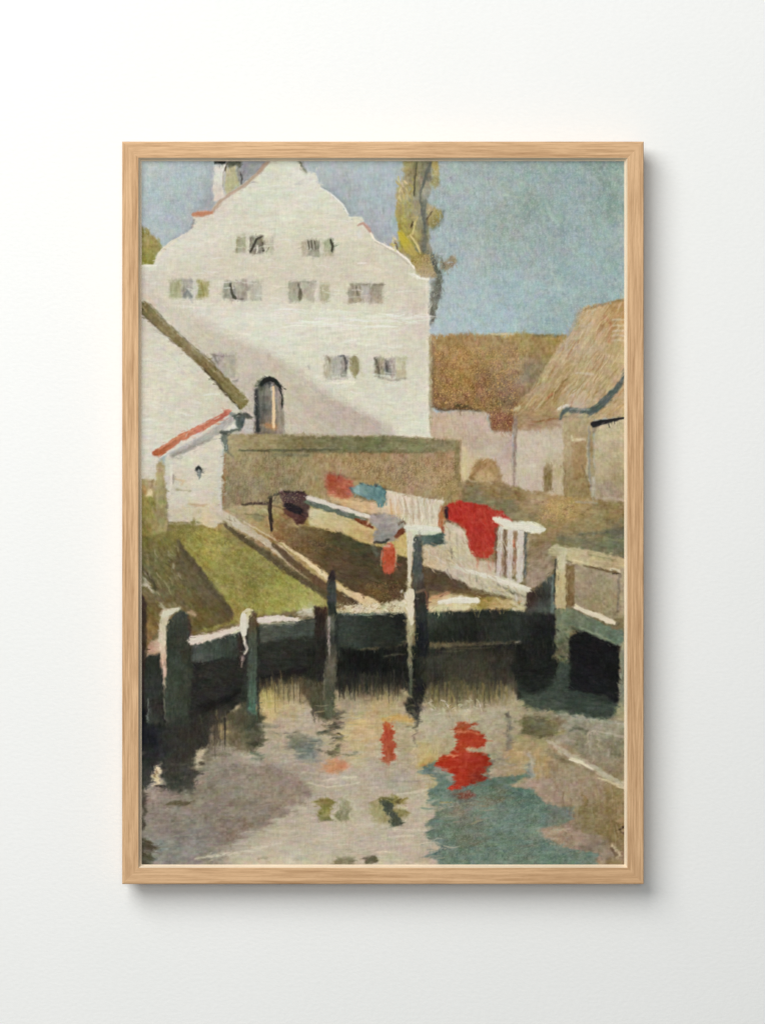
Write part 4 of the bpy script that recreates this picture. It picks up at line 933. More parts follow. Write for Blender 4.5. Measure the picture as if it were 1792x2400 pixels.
# quay: white caps
R([(780, 1432), (800, 1422), (850, 1418), (900, 1416), (940, 1408), (950, 1392), (966, 1400), (966, 1442), (900, 1440), (785, 1440)], (198, 186, 156), f=2.5, w=2.5, st=(10, 9, 3, 14), ch=6)
dabs([(790, 1420), (940, 1410), (945, 1434), (792, 1436)], 60, [(226, 218, 196), (160, 140, 100), (210, 196, 156), (134, 104, 66)], 7, 3.4, 10, 50, .75, 51)
R([(1000, 1400), (1060, 1392), (1110, 1396), (1160, 1400), (1200, 1404), (1234, 1424), (1230, 1436), (1160, 1430), (1100, 1428), (1050, 1434), (1000, 1436)], [(1020, 1400, (182, 142, 96)), (1030, 1424, (206, 196, 160)), (1080, 1420, (206, 194, 158)), (1120, 1400, (140, 124, 56)), (1170, 1415, (178, 150, 104)), (1210, 1420, (190, 178, 146)), (1150, 1395, (150, 134, 70))], f=2.5, w=2, st=(3, 22, 3.4, 12), ch=6)
R([(1040, 1380), (1090, 1380), (1150, 1396), (1130, 1404), (1060, 1392)], (102, 80, 50), f=4, w=2, a=.7)
L([(1030, 1412), (1080, 1406), (1120, 1408)], [8, 15, 13], (214, 208, 190), f=2, imp=.6)
L([(1008, 1404), (1050, 1390)], 7, (190, 140, 100), f=3, a=.7)
dabs([(1120, 1400), (1230, 1410), (1225, 1432), (1110, 1428)], 26, [(206, 192, 160), (150, 120, 60), (190, 150, 100), (128, 110, 58)], 12, 4.5, 15, 40, .7, 52)
L([(1010, 1426), (1100, 1424)], [7, 5], (206, 196, 156), f=2)

# water
B(315, 1570, 1480, 2045, [
    (340, 1870, (142, 130, 120)), (400, 1870, (144, 136, 122)), (360, 1930, (144, 136, 122)), (360, 2000, (146, 142, 132)), (440, 1900, (144, 136, 122)), (430, 1960, (140, 138, 128)), (500, 1820, (150, 140, 124)), (470, 1990, (142, 132, 122)), (520, 1940, (140, 130, 116)), (560, 1880, (144, 134, 120)),
    (600, 1820, (152, 142, 126)), (600, 1900, (144, 134, 122)), (640, 1760, (170, 156, 138)), (650, 1830, (152, 138, 124)), (690, 1870, (156, 140, 126)), (660, 1700, (172, 158, 132)), (640, 1650, (188, 164, 114)), (720, 1690, (172, 158, 140)), (700, 1800, (164, 150, 136)),
    (760, 1650, (178, 156, 118)), (830, 1660, (160, 150, 128)), (850, 1700, (190, 164, 116)), (880, 1640, (176, 152, 112)), (830, 1760, (184, 164, 126)), (800, 1830, (176, 164, 148)), (880, 1820, (176, 162, 146)), (940, 1780, (170, 156, 130)), (960, 1740, (176, 160, 128)), (930, 1830, (164, 152, 138)),
    (1000, 1700, (176, 168, 142)), (1030, 1680, (174, 166, 142)), (1100, 1650, (180, 168, 140)), (1150, 1680, (170, 160, 134)), (1000, 1780, (166, 146, 98)), (1050, 1640, (150, 132, 84)), (1180, 1720, (162, 150, 122)), (1160, 1780, (156, 146, 126)), (1210, 1770, (164, 138, 96)),
    (700, 1910, (182, 169, 150)), (760, 1960, (186, 173, 154)), (860, 1960, (184, 169, 150)), (940, 1900, (182, 169, 148)), (960, 1980, (186, 171, 152)), (650, 1960, (186, 173, 152)), (600, 2010, (188, 177, 154)), (700, 2015, (188, 179, 158)), (900, 2020, (180, 171, 150)), (1000, 1990, (178, 165, 146)), (830, 1900, (182, 171, 146)),
    (1300, 1700, (140, 134, 114)), (1400, 1700, (142, 136, 112)), (1250, 1760, (156, 138, 100)), (1300, 1780, (150, 130, 102)), (1400, 1740, (132, 122, 102)), (1300, 1850, (152, 136, 118)), (1380, 1850, (144, 126, 102)), (1430, 1880, (122, 104, 70)), (1440, 1950, (116, 98, 62)), (1380, 1920, (122, 110, 78)), (1350, 1970, (138, 122, 104)), (1440, 2010, (128, 108, 84))],
  f=1, w=0, st=(0, 34, 4.5, 6), ch=6)
dabs([(340, 1860), (600, 1780), (760, 1840), (640, 1920), (540, 1980), (460, 2020), (340, 2025)], 130, [(156, 146, 132), (130, 122, 108), (148, 138, 126), (138, 140, 130), (142, 128, 116)], 44, 6, -6, 10, .45, 53, f=2)
dabs([(620, 1780), (740, 1700), (1000, 1790), (1000, 2020), (480, 2024), (640, 1930), (740, 1880)], 220, [(192, 180, 162), (170, 158, 142), (184, 176, 154), (178, 164, 150), (196, 184, 168)], 46, 6, -5, 10, .42, 54, f=2)
# dusk area lower left with a ragged right edge
R([(326, 1840), (400, 1850), (560, 1790), (660, 1800), (725, 1840), (722, 1886), (664, 1892), (664, 1900), (704, 1904), (630, 1920), (650, 1934), (570, 1948), (556, 1956), (590, 1964), (534, 1980), (470, 2004), (466, 2012), (540, 2010), (500, 2024), (440, 2032), (326, 2032)],
  [(350, 1880, (138, 125, 113)), (450, 1880, (134, 125, 109)), (400, 1950, (134, 123, 111)), (380, 1990, (130, 133, 125)), (460, 1960, (128, 125, 117)), (560, 1900, (134, 125, 109)), (620, 1860, (138, 127, 111)), (690, 1870, (144, 127, 113)), (540, 1940, (134, 117, 105)), (450, 2010, (136, 127, 119)), (350, 2020, (138, 131, 121))],
  f=3, w=3, a=.95, st=(-4, 38, 5, 7), ch=6)
L([(460, 2014), (520, 2006), (580, 1996), (660, 1978)], [5, 7, 7, 5], (200, 192, 172), f=2.5, a=.8)
L([(480, 2020), (530, 2010)], 6, (128, 119, 105), f=3, a=.6)
L([(508, 1922), (545, 1918)], 5, (108, 99, 81), f=2, a=.75)
L([(390, 1884), (420, 1886), (455, 1882)], [12, 11, 5], (92, 83, 63), f=2.5, w=1.5, a=.9)
L([(460, 1838), (480, 1834)], 9, (164, 139, 127), f=4, a=.7)
dabs([(360, 1970), (470, 1960), (450, 2020), (345, 2020)], 18, [(126, 135, 129), (116, 119, 111), (140, 133, 129)], 30, 6, -10, 15, .5, 55, f=2.5)
dabs([(560, 1910), (600, 1890), (560, 1960), (520, 1960)], 8, [(138, 123, 117), (126, 113, 99)], 30, 5, -20, 10, .5, 56, f=2.5)
# warm patches
dabs([(800, 1680), (895, 1680), (890, 1740), (790, 1750)], 26, [(204, 178, 126), (192, 164, 108), (180, 164, 130)], 40, 7, -3, 8, .55, 57, f=2.5)
dabs([(600, 1600), (720, 1620), (710, 1690), (620, 1690)], 26, [(206, 182, 128), (180, 158, 110), (196, 176, 138)], 30, 5, 85, 12, .55, 58, f=2)
dabs([(790, 1610), (930, 1610), (930, 1670), (800, 1680)], 36, [(196, 168, 122), (164, 152, 126), (180, 158, 112)], 34, 5, 86, 9, .55, 59, f=2)
L([(896, 1690), (930, 1682), (965, 1690)], [9, 15, 11], (196, 156, 84), f=4, a=.85)
L([(955, 1704), (975, 1706)], 6, (126, 116, 84), f=2.5, a=.7)
dabs([(985, 1660), (1110, 1650), (1120, 1720), (990, 1760)], 60, [(196, 188, 164), (160, 150, 124), (184, 172, 142), (170, 164, 144)], 20, 4.5, 80, 25, .55, 60, f=1.5)
dabs([(1010, 1640), (1140, 1640), (1130, 1670), (1010, 1670)], 26, [(214, 206, 190), (150, 134, 104), (196, 186, 162)], 8, 4, 30, 60, .6, 61)
L([(1040, 1645), (1052, 1665), (1062, 1690)], 2.4, (130, 122, 104), f=1.2, a=.6)
B(980, 1740, 1030, 1800, [(1000, 1760, (176, 160, 112)), (1000, 1790, (176, 146, 84)), (1020, 1740, (180, 170, 138))], f=5, w=2, st=(85, 20, 4, 9))
L([(992, 1796), (1020, 1798)], 5, (182, 110, 66), f=2.5, a=.7)
L([(968, 1700), (968, 1800)], [4, 3], (206, 190, 150), f=1.5, a=.6, dry=.3)
L([(950, 1712), (948, 1760)], 12, (152, 140, 112), f=6, a=.5)
# pale ripples
for p in ([(728, 1838), (770, 1846), (820, 1842), (840, 1836)], [(760, 1832), (800, 1826), (836, 1822)], [(925, 1948), (980, 1946), (1030, 1948)], [(930, 1862), (975, 1858), (1010, 1850)], [(926, 1894), (955, 1895)], [(880, 1998), (930, 2002)], [(900, 1966), (960, 1960)]):
    L(p, 4, (206, 194, 172), f=1.5, a=.75)
L([(918, 1832), (955, 1834), (990, 1832)], 4, (148, 136, 128), f=2, a=.6)
# teal reflection of the sky
R([(975, 1811), (1010, 1814), (1026, 1822), (1016, 1840), (1005, 1858), (1004, 1880), (1012, 1890), (1040, 1896), (1028, 1906), (1004, 1924), (988, 1936), (1010, 1944), (1000, 1956), (996, 1964), (1020, 1976), (1024, 1990), (1004, 2004), (992, 2010), (1020, 2018), (1030, 2034), (1404, 2034), (1398, 2008), (1400, 2000), (1360, 1996), (1346, 1992), (1300, 1978), (1286, 1962), (1268, 1950), (1284, 1938), (1334, 1934), (1352, 1900), (1352, 1892), (1310, 1892), (1274, 1884), (1258, 1866), (1250, 1850), (1222, 1844), (1200, 1840), (1212, 1832), (1250, 1822), (1240, 1816), (1190, 1820), (1150, 1826), (1150, 1770), (1050, 1770)],
  [(1030, 1850, (99, 117, 105)), (1090, 1860, (101, 115, 103)), (1150, 1840, (85, 105, 91)), (1170, 1860, (91, 99, 79)), (1220, 1860, (89, 111, 99)), (1260, 1890, (97, 113, 101)), (1320, 1910, (107, 113, 101)), (1150, 1900, (107, 123, 109)), (1080, 1900, (125, 115, 97)), (1200, 1930, (101, 121, 109)),
   (1050, 1950, (103, 115, 99)), (1100, 1970, (101, 107, 91)), (1180, 1980, (101, 117, 103)), (1250, 1960, (109, 123, 107)), (1100, 2015, (99, 117, 105)), (1220, 2015, (103, 117, 103)), (1300, 2010, (95, 113, 101)), (1380, 2015, (95, 111, 97)), (1020, 2010, (99, 115, 103))],
  f=2.5, w=2.5, st=(0, 30, 4.5, 8), ch=6)
dabs([(1030, 1850), (1150, 1840), (1260, 1890), (1270, 1960), (1390, 2015), (1040, 2020), (1030, 1950)], 130, [(113, 133, 119), (87, 103, 91), (109, 119, 103), (95, 115, 107), (115, 121, 103)], 36, 6, -3, 12, .45, 62, f=2)
dabs([(1060, 1890), (1140, 1890), (1140, 1930), (1060, 1925)], 16, [(141, 125, 103), (129, 117, 101), (119, 121, 105)], 26, 5, -12, 14, .5, 63, f=2)
dabs([(1090, 1960), (1180, 1955), (1170, 1990), (1090, 1990)], 12, [(99, 95, 79), (111, 109, 91)], 36, 6, -5, 12, .45, 64, f=2.5)
R([(1142, 1895), (1180, 1880), (1180, 1870), (1110, 1870), (1100, 1890)], (125, 103, 83), f=6, a=.5)
L([(1040, 1884), (1062, 1882)], 3, (177, 159, 107), f=1.3, a=.8)
for p in ([(974, 1810), (1005, 1812), (1024, 1820)], [(1000, 1856), (1020, 1850)], [(990, 1936), (1030, 1926)], [(992, 2010), (1025, 2000)]):
    L(p, [4, 7, 9][:len(p)] if len(p) == 3 else [3, 8], (95, 111, 107), f=2.5, a=.8)
# pinkish right-hand reflections
R([(1196, 1838), (1230, 1832), (1284, 1832), (1330, 1838), (1400, 1840), (1466, 1850), (1470, 1900), (1400, 1900), (1352, 1892), (1300, 1884), (1270, 1872), (1250, 1852)], [(1230, 1840, (166, 146, 128)), (1290, 1860, (156, 136, 118)), (1350, 1860, (150, 134, 114)), (1420, 1870, (132, 114, 80))], f=4, w=2, a=.8, st=(0, 30, 4, 8))
dabs([(1240, 1790), (1420, 1800), (1420, 1900), (1300, 1880)], 80, [(164, 144, 124), (136, 118, 90), (156, 136, 108), (146, 130, 116)], 40, 5, 86, 8, .5, 65, f=2)
dabs([(1360, 1860), (1464, 1850), (1464, 1990), (1370, 1960)], 90, [(112, 94, 58), (134, 116, 80), (124, 106, 66), (142, 122, 94)], 44, 6, 87, 8, .5, 66, f=2)
R([(1262, 1950), (1290, 1942), (1330, 1940), (1360, 1948), (1420, 1970), (1440, 2000), (1420, 2026), (1396, 2000), (1346, 1990), (1296, 1974)], [(1290, 1952, (166, 142, 122)), (1340, 1965, (146, 124, 106)), (1400, 1990, (132, 116, 100))], f=4, w=2, a=.85, st=(4, 28, 4, 8))
L([(1270, 1954), (1320, 1948), (1340, 1946)], 7, (178, 156, 134), f=3, a=.7)
L([(1260, 1758), (1258, 1820)], 12, (176, 146, 96), f=5, a=.6)
L([(1276, 1780), (1282, 1820)], 14, (168, 140, 92), f=6, a=.6)
L([(1244, 1770), (1246, 1822)], [8, 13], (176, 170, 158), f=4, a=.65)
L([(1236, 1796), (1244, 1818)], [10, 12], (112, 126, 118), f=5, a=.75)
# greys and rails mirrored at the right
R([(1310, 1668), (1352, 1676), (1400, 1684), (1468, 1690), (1468, 1780), (1440, 1780), (1380, 1776), (1330, 1748), (1320, 1720)], [(1340, 1690, (140, 138, 118)), (1400, 1700, (144, 138, 120)), (1440, 1720, (142, 138, 114)), (1400, 1750, (134, 126, 104)), (1360, 1740, (126, 120, 96)), (1450, 1760, (116, 112, 88))], f=3, w=2, st=(14, 26, 4, 8))
dabs([(1370, 1720), (1462, 1725), (1462, 1790), (1400, 1800), (1350, 1760)], 50, [(152, 140, 120), (118, 112, 90), (140, 132, 106), (166, 154, 132)], 30, 4, 87, 8, .55, 67)
L([(1308, 1672), (1360, 1684), (1410, 1690), (1468, 1700)], [6, 9, 8, 8], (150, 148, 130), f=2.5, a=.8)
L([(1390, 1714), (1430, 1720), (1468, 1728)], 4, (176, 166, 146), f=1.8, a=.8)
L([(1376, 1745), (1380, 1722), (1392, 1713), (1402, 1722), (1403, 1750)], 3.4, (186, 172, 148), f=1.4, a=.75)
L([(1336, 1714), (1352, 1706), (1376, 1716)], [6, 9, 6], (88, 90, 70), f=3, a=.8)
L([(1306, 1740), (1330, 1734), (1345, 1742)], 9, (160, 152, 130), f=3.5, a=.8)
L([(1286, 1740), (1316, 1760), (1350, 1780), (1390, 1800), (1430, 1824), (1470, 1846)], [8, 12, 13, 12, 12, 12], (172, 162, 138), f=2.2, w=1.5)
L([(1338, 1780), (1362, 1788), (1390, 1804)], [5, 7, 4], (214, 202, 174), f=1.5, a=.9)
L([(1404, 1824), (1440, 1838), (1468, 1852)], [4, 6, 5], (204, 190, 156), f=1.5, a=.8)
L([(1292, 1768), (1320, 1784), (1344, 1792)], [12, 14, 6], (104, 98, 72), f=5, a=.6)
R([(1206, 1694), (1224, 1684), (1258, 1678), (1300, 1684), (1334, 1690), (1322, 1702), (1306, 1710), (1292, 1728), (1260, 1732), (1222, 1722), (1216, 1706)], [(1230, 1695, (104, 96, 68)), (1270, 1700, (98, 100, 78)), (1300, 1692, (122, 106, 82)), (1280, 1722, (92, 84, 58))], f=4, w=3, st=(3, 22, 4, 12), ch=7)
L([(1300, 1722), (1322, 1716)], 9, (138, 130, 82), f=4, a=.7)
L([(1190, 1674), (1188, 1700), (1192, 1740), (1196, 1756)], [8, 10, 14, 12], (122, 114, 100), f=3.5, a=.85)
L([(1186, 1676), (1194, 1682)], 6, (92, 82, 72), f=2.5, a=.7)
L([(1142, 1700), (1136, 1760)], 10, (176, 170, 142), f=5, a=.6)
dabs([(1160, 1760), (1200, 1760), (1210, 1800), (1160, 1800)], 14, [(120, 120, 104), (166, 152, 130), (140, 136, 116)], 18, 5, 0, 25, .6, 68)
L([(1140, 1815), (1190, 1808), (1236, 1800)], 7, (172, 154, 130), f=3, a=.7)
# signature and frayed corner
L([(1446, 1948), (1456, 1942), (1466, 1938)], [4, 5, 4], (62, 46, 28), f=1.3)
L([(1456, 1952), (1467, 1960)], [4, 7], (66, 46, 30), f=1.6, a=.9)
L([(1438, 1984), (1448, 2000), (1454, 2014)], [6, 8, 4], (196, 184, 150), f=2.2, a=.85, dry=.3)
L([(1434, 1992), (1440, 2004)], 6, (84, 70, 50), f=2.5, a=.7)
# reflected red
L([(905, 1706), (907, 1740), (908, 1775)], [26, 33, 28], [(903, 1710, (190, 72, 48)), (915, 1745, (178, 66, 46)), (905, 1772, (184, 80, 60))], f=2, w=1.2, st=(V, 22, 3, 9), imp=.4)
L([(904, 1698), (906, 1702)], 8, (192, 112, 62), f=3, a=.7)
L([(906, 1778), (907, 1790)], [10, 3], (190, 124, 94), f=4, a=.6)
R([(1072, 1696), (1090, 1692), (1104, 1700), (1120, 1696), (1118, 1704), (1100, 1710), (1124, 1716), (1130, 1730), (1131, 1750), (1112, 1756), (1094, 1756), (1100, 1764), (1134, 1768), (1146, 1778), (1148, 1794), (1138, 1808), (1132, 1818), (1152, 1826), (1134, 1834), (1104, 1842), (1080, 1850), (1058, 1853), (1044, 1846), (1064, 1834), (1058, 1818), (1042, 1804), (1022, 1797), (1030, 1786), (1038, 1772), (1062, 1768), (1066, 1752), (1072, 1724), (1068, 1712)],
  [(1090, 1700, (176, 82, 52)), (1100, 1735, (186, 56, 38)), (1090, 1760, (184, 54, 38)), (1060, 1785, (194, 52, 34)), (1110, 1790, (172, 46, 34)), (1130, 1800, (158, 44, 34)), (1090, 1820, (184, 48, 36)), (1070, 1845, (190, 54, 42)), (1120, 1828, (132, 52, 42))], f=1.8, w=2.2, st=(0, 24, 3.4, 10), ch=5, imp=.4)
L([(1072, 1718), (1100, 1716), (1122, 1722)], 5, (220, 130, 96), f=2, a=.7)
L([(1094, 1757), (1112, 1756)], 7, (190, 166, 128), f=2.5, a=.8)
L([(1050, 1772), (1072, 1774)], 4, (236, 140, 104), f=1.6, a=.8)
L([(1068, 1704), (1120, 1698)], 5, (150, 70, 46), f=2.5, a=.6, dry=.3)
L([(1058, 1800), (1086, 1798)], 4, (206, 84, 60), f=2, a=.6)
R([(1070, 1862), (1100, 1856), (1110, 1868), (1094, 1876), (1078, 1872)], (124, 62, 48), f=4, w=2, a=.75)
L([(1148, 1786), (1162, 1782)], 6, (104, 96, 84), f=2.5, a=.7)
L([(1030, 1806), (1048, 1812), (1054, 1826)], 16, (156, 152, 136), f=6, a=.7)
E(782, 1797, 32, 15, [(760, 1800, (190, 138, 94)), (800, 1790, (192, 116, 82))], rot=-4, f=6, w=3, st=(-4, 22, 4, 9), a=.9)
# mirrored windows
R([(744, 1880), (752, 1872), (782, 1874), (786, 1884), (778, 1894), (774, 1904), (782, 1922), (742, 1927), (746, 1908), (754, 1896)], [(765, 1885, (128, 114, 70)), (765, 1905, (134, 126, 66)), (760, 1922, (124, 122, 84))], f=2.2, w=2, st=(5, 16, 3, 12))
R([(796, 1876), (812, 1870), (820, 1888), (822, 1926), (796, 1928), (790, 1906)], [(808, 1885, (158, 150, 120)), (806, 1915, (128, 124, 96))], f=2.2, w=1.8, st=(V, 18, 3, 12))
L([(786, 1884), (784, 1920)], 4, (202, 194, 172), f=1.6, a=.6)
R([(872, 1884), (890, 1872), (915, 1868), (948, 1872), (954, 1886), (930, 1892), (950, 1904), (952, 1916), (928, 1922), (900, 1930), (876, 1928), (872, 1906)], [(880, 1890, (152, 142, 100)), (890, 1915, (158, 148, 110)), (945, 1880, (128, 116, 66)), (940, 1910, (128, 118, 78))], f=3, w=2.5, st=(V, 16, 3, 12))
R([(896, 1876), (916, 1872), (926, 1888), (924, 1906), (936, 1922), (938, 1936), (914, 1940), (908, 1914), (900, 1896)], (76, 82, 62), f=2.2, w=1.8, st=(70, 16, 3, 10))
L([(886, 1874), (905, 1872), (918, 1878)], 6, (94, 88, 52), f=2.5, a=.8)
L([(931, 1876), (936, 1882)], 7, (76, 66, 36), f=2, a=.8)
L([(926, 1894), (950, 1895)], 4, (192, 176, 140), f=1.5, a=.8)
L([(742, 1924), (784, 1924)], 4, (112, 110, 84), f=2, a=.7)
B(789, 2012, 830, 2030, [(800, 2015, (112, 104, 76)), (815, 2024, (134, 126, 102))], f=2.5, w=1.5, st=(0, 16, 3, 8))
R([(845, 2014), (876, 2008), (880, 2020), (866, 2027), (852, 2026)], [(860, 2014, (78, 70, 50)), (865, 2024, (112, 108, 88))], f=2, w=1.5, st=(-8, 16, 3, 8))
L([(610, 2015), (630, 2013)], 5, (134, 126, 104), f=2.5, a=.8)
L([(690, 2016), (704, 2014)], 5, (150, 142, 124), f=2.5, a=.7)
# dark blob reflections
R([(676, 1722), (700, 1716), (730, 1730), (756, 1738), (748, 1750), (728, 1752), (740, 1770), (750, 1784), (716, 1788), (690, 1782), (684, 1760), (670, 1746)], [(700, 1730, (110, 104, 86)), (715, 1760, (100, 112, 106)), (720, 1780, (120, 122, 110))], f=5, w=3, st=(0, 24, 4, 9), a=.9)
L([(720, 1754), (750, 1760)], 6, (80, 84, 74), f=2.5, a=.6)
dabs([(760, 1670), (796, 1670), (800, 1740), (762, 1730)], 26, [(60, 58, 44), (84, 80, 62), (70, 68, 56), (110, 100, 80)], 26, 9, 5, 22, .8, 69, f=2, w=1.5)
dabs([(764, 1740), (794, 1740), (792, 1772), (768, 1770)], 12, [(84, 78, 56), (110, 104, 78), (72, 68, 50)], 20, 7, -5, 25, .75, 70, f=2, w=1.5)
L([(800, 1770), (820, 1770), (836, 1764)], [4, 5, 3], (112, 108, 86), f=1.6, a=.8)
L([(796, 1720), (804, 1726)], 5, (40, 36, 28), f=1.6, a=.7)

# quay face and the dark water below it
R([(440, 1500), (560, 1480), (606, 1466), (700, 1456), (745, 1450), (745, 1598), (700, 1600), (640, 1606), (612, 1620), (596, 1640), (560, 1650), (520, 1690), (500, 1710), (470, 1740), (400, 1760), (320, 1760), (320, 1560), (345, 1540)],
  [(500, 1600, (42, 40, 35)), (470, 1640, (38, 37, 34)), (520, 1570, (40, 40, 35)), (540, 1620, (34, 34, 30)), (660, 1530, (43, 45, 38)), (700, 1580, (35, 35, 30)), (640, 1580, (37, 37, 32)), (450, 1700, (30, 30, 27)), (360, 1700, (26, 26, 26)), (340, 1740, (21, 19, 22))],
  f=2, w=1.5, st=(10, 14, 4, 7), ch=4)
R([(446, 1512), (500, 1500), (562, 1482), (564, 1540), (500, 1552), (446, 1562)], [(460, 1540, (77, 83, 77)), (500, 1525, (67, 80, 67)), (540, 1510, (59, 72, 61)), (550, 1535, (50, 56, 48))], f=2.5, w=1.5, st=(V, 18, 3, 8))
R([(604, 1464), (660, 1460), (742, 1452), (742, 1490), (690, 1496), (640, 1502), (604, 1512)], [(620, 1490, (77, 80, 69)), (660, 1480, (70, 75, 67)), (710, 1475, (62, 74, 64))], f=3, w=1.5, st=(2, 18, 3, 8))
L([(604, 1468), (700, 1462), (740, 1456)], 5, (86, 86, 74), f=2, a=.6)
L([(446, 1560), (480, 1556), (520, 1545)], 6, (24, 24, 21), f=3, a=.7)
L([(446, 1560), (466, 1556), (458, 1575)], 10, (26, 26, 22), f=4, a=.7)
L([(604, 1600), (650, 1588), (700, 1572), (742, 1566)], [26, 22, 18, 12], (21, 19, 21), f=7, a=.8)
L([(470, 1664), (520, 1648), (560, 1620)], [26, 22, 16], (18, 18, 16), f=7, a=.8)
R([(786, 1436), (860, 1440), (950, 1436), (954, 1500), (930, 1516), (860, 1522), (800, 1524), (784, 1500)], [(800, 1450, (59, 64, 59)), (820, 1480, (53, 67, 58)), (860, 1460, (42, 53, 43)), (900, 1480, (37, 43, 35)), (940, 1460, (29, 30, 27)), (830, 1510, (53, 64, 54)), (890, 1510, (38, 43, 35))], f=2.5, w=1.5, st=(8, 18, 4, 7))
L([(800, 1440), (850, 1442), (906, 1440)], [3, 4, 2], (132, 140, 130), f=1.4, a=.75)
R([(784, 1518), (860, 1524), (950, 1508), (1000, 1520), (1100, 1512), (1200, 1506), (1300, 1500), (1300, 1640), (1210, 1636), (1190, 1580), (1170, 1570), (1100, 1580), (1060, 1600), (1010, 1606), (990, 1640), (960, 1625), (940, 1610), (900, 1606), (860, 1600), (800, 1612), (740, 1640), (720, 1640), (720, 1520)],
  [(850, 1550, (14, 14, 13)), (900, 1580, (16, 18, 18)), (800, 1580, (21, 21, 18)), (940, 1540, (24, 24, 21)), (990, 1560, (27, 29, 24)), (1050, 1545, (34, 34, 27)), (1100, 1560, (37, 38, 29)), (1160, 1540, (26, 27, 22)), (1230, 1570, (18, 18, 16)), (1270, 1540, (18, 19, 18)), (1040, 1590, (51, 51, 37)), (740, 1600, (35, 35, 29)), (1250, 1620, (19, 22, 19))],
  f=4, w=2, st=(V, 20, 3.4, 7), ch=4)
R([(1002, 1436), (1100, 1432), (1180, 1428), (1232, 1436), (1244, 1500), (1180, 1506), (1100, 1508), (1004, 1506)], [(1020, 1450, (59, 74, 61)), (1050, 1470, (38, 43, 35)), (1100, 1450, (32, 35, 30)), (1100, 1490, (26, 26, 22)), (1170, 1470, (42, 46, 38)), (1210, 1480, (37, 45, 37)), (1160, 1440, (40, 43, 35)), (1030, 1500, (32, 34, 27))], f=2.5, w=1.5, st=(80, 18, 4, 8))
for yy, x0, x1, c in ((1511, 1012, 1230, (83, 78, 62)), (1520, 1060, 1160, (70, 67, 51)), (1527, 1030, 1090, (75, 74, 58)), (1540, 1006, 1070, (67, 66, 51)), (1536, 900, 948, (90, 85, 67))):
    L([(x0, yy + 2), ((x0 + x1) / 2, yy), (x1, yy - 2)], [2.5, 4, 2], c, f=1.6, a=.75)
L([(1208, 1506), (1228, 1503)], 4, (160, 152, 128), f=1.6, a=.8)
# ragged lower edge of the dark reflection
R([(985, 1536), (1200, 1526), (1218, 1610), (1190, 1644), (1030, 1654), (1000, 1640)], [(1020, 1560, (48, 49, 40)), (1100, 1560, (54, 53, 42)), (1180, 1560, (46, 44, 36)), (1020, 1596, (36, 36, 30)), (1100, 1596, (40, 39, 31)), (1165, 1594, (36, 34, 29)), (1090, 1622, (84, 75, 53)), (1020, 1622, (70, 63, 46)), (1030, 1640, (132, 118, 84)), (1110, 1638, (146, 132, 94)), (1180, 1636, (134, 122, 94))], f=12, w=2.5, a=.95, st=(V, 26, 3.4, 9))
R([(786, 1586), (944, 1586), (946, 1636), (800, 1646)], [(820, 1592, (26, 26, 22)), (920, 1592, (28, 27, 24)), (860, 1616, (70, 64, 50)), (820, 1640, (140, 128, 98)), (900, 1640, (150, 134, 98))], f=10, w=3, a=.8, st=(V, 30, 3, 12))
R([(600, 1600), (700, 1584), (720, 1600), (712, 1636), (612, 1652)], [(620, 1612, (70, 62, 46)), (690, 1600, (62, 56, 42)), (640, 1642, (160, 142, 96)), (700, 1632, (150, 132, 96))], f=9, w=3, a=.7, st=(V, 30, 3, 12))
R([(400, 1690), (520, 1660), (560, 1690), (480, 1790), (420, 1800)], [(430, 1700, (40, 38, 34)), (480, 1700, (44, 40, 36)), (520, 1710, (84, 74, 56)), (470, 1760, (96, 86, 68)), (500, 1740, (120, 108, 84))], f=14, w=3, a=.7, st=(V, 34, 3, 12))
dabs([(790, 1590), (945, 1590), (945, 1615), (795, 1620)], 70, [(28, 28, 24), (40, 40, 34), (60, 56, 44)], 40, 3.6, 88, 6, .75, 71, f=1.2)
dabs([(1000, 1622), (1190, 1616), (1190, 1636), (1010, 1644)], 40, [(58, 60, 44), (80, 76, 52), (118, 106, 66), (100, 92, 58)], 40, 4, 88, 7, .6, 72, f=1.5)
dabs([(1030, 1630), (1210, 1620), (1200, 1650), (1040, 1654)], 30, [(150, 132, 82), (120, 106, 66), (166, 150, 104)], 34, 4, 88, 8, .55, 73, f=1.5)
dabs([(600, 1600), (720, 1590), (720, 1625), (615, 1640)], 44, [(64, 58, 44), (150, 130, 86), (96, 84, 58)], 40, 2.8, 88, 5, .6, 74, f=1.1)
dabs([(420, 1700), (520, 1680), (560, 1690), (480, 1770), (420, 1800)], 40, [(44, 40, 36), (70, 62, 50), (104, 92, 70)], 46, 4.5, 88, 5, .6, 75, f=1.5)
R([(610, 1622), (640, 1618), (650, 1650), (640, 1690), (616, 1696), (608, 1660)], [(625, 1640, (200, 180, 110)), (625, 1680, (196, 168, 122))], f=6, w=2, a=.6, st=(86, 20, 3, 10))
R([(700, 1596), (765, 1590), (768, 1640), (764, 1690), (740, 1676), (722, 1650), (704, 1620)], [(730, 1610, (62, 60, 44)), (745, 1650, (66, 66, 50)), (715, 1625, (92, 76, 54))], f=4, w=2, st=(86, 22, 3.4, 9))
dabs([(722, 1650), (762, 1650), (758, 1690), (736, 1690)], 14, [(64, 64, 48), (90, 86, 64)], 34, 3, 88, 6, .7, 76)
E(709, 1646, 9, 6, (110, 96, 72), f=4, a=.6)
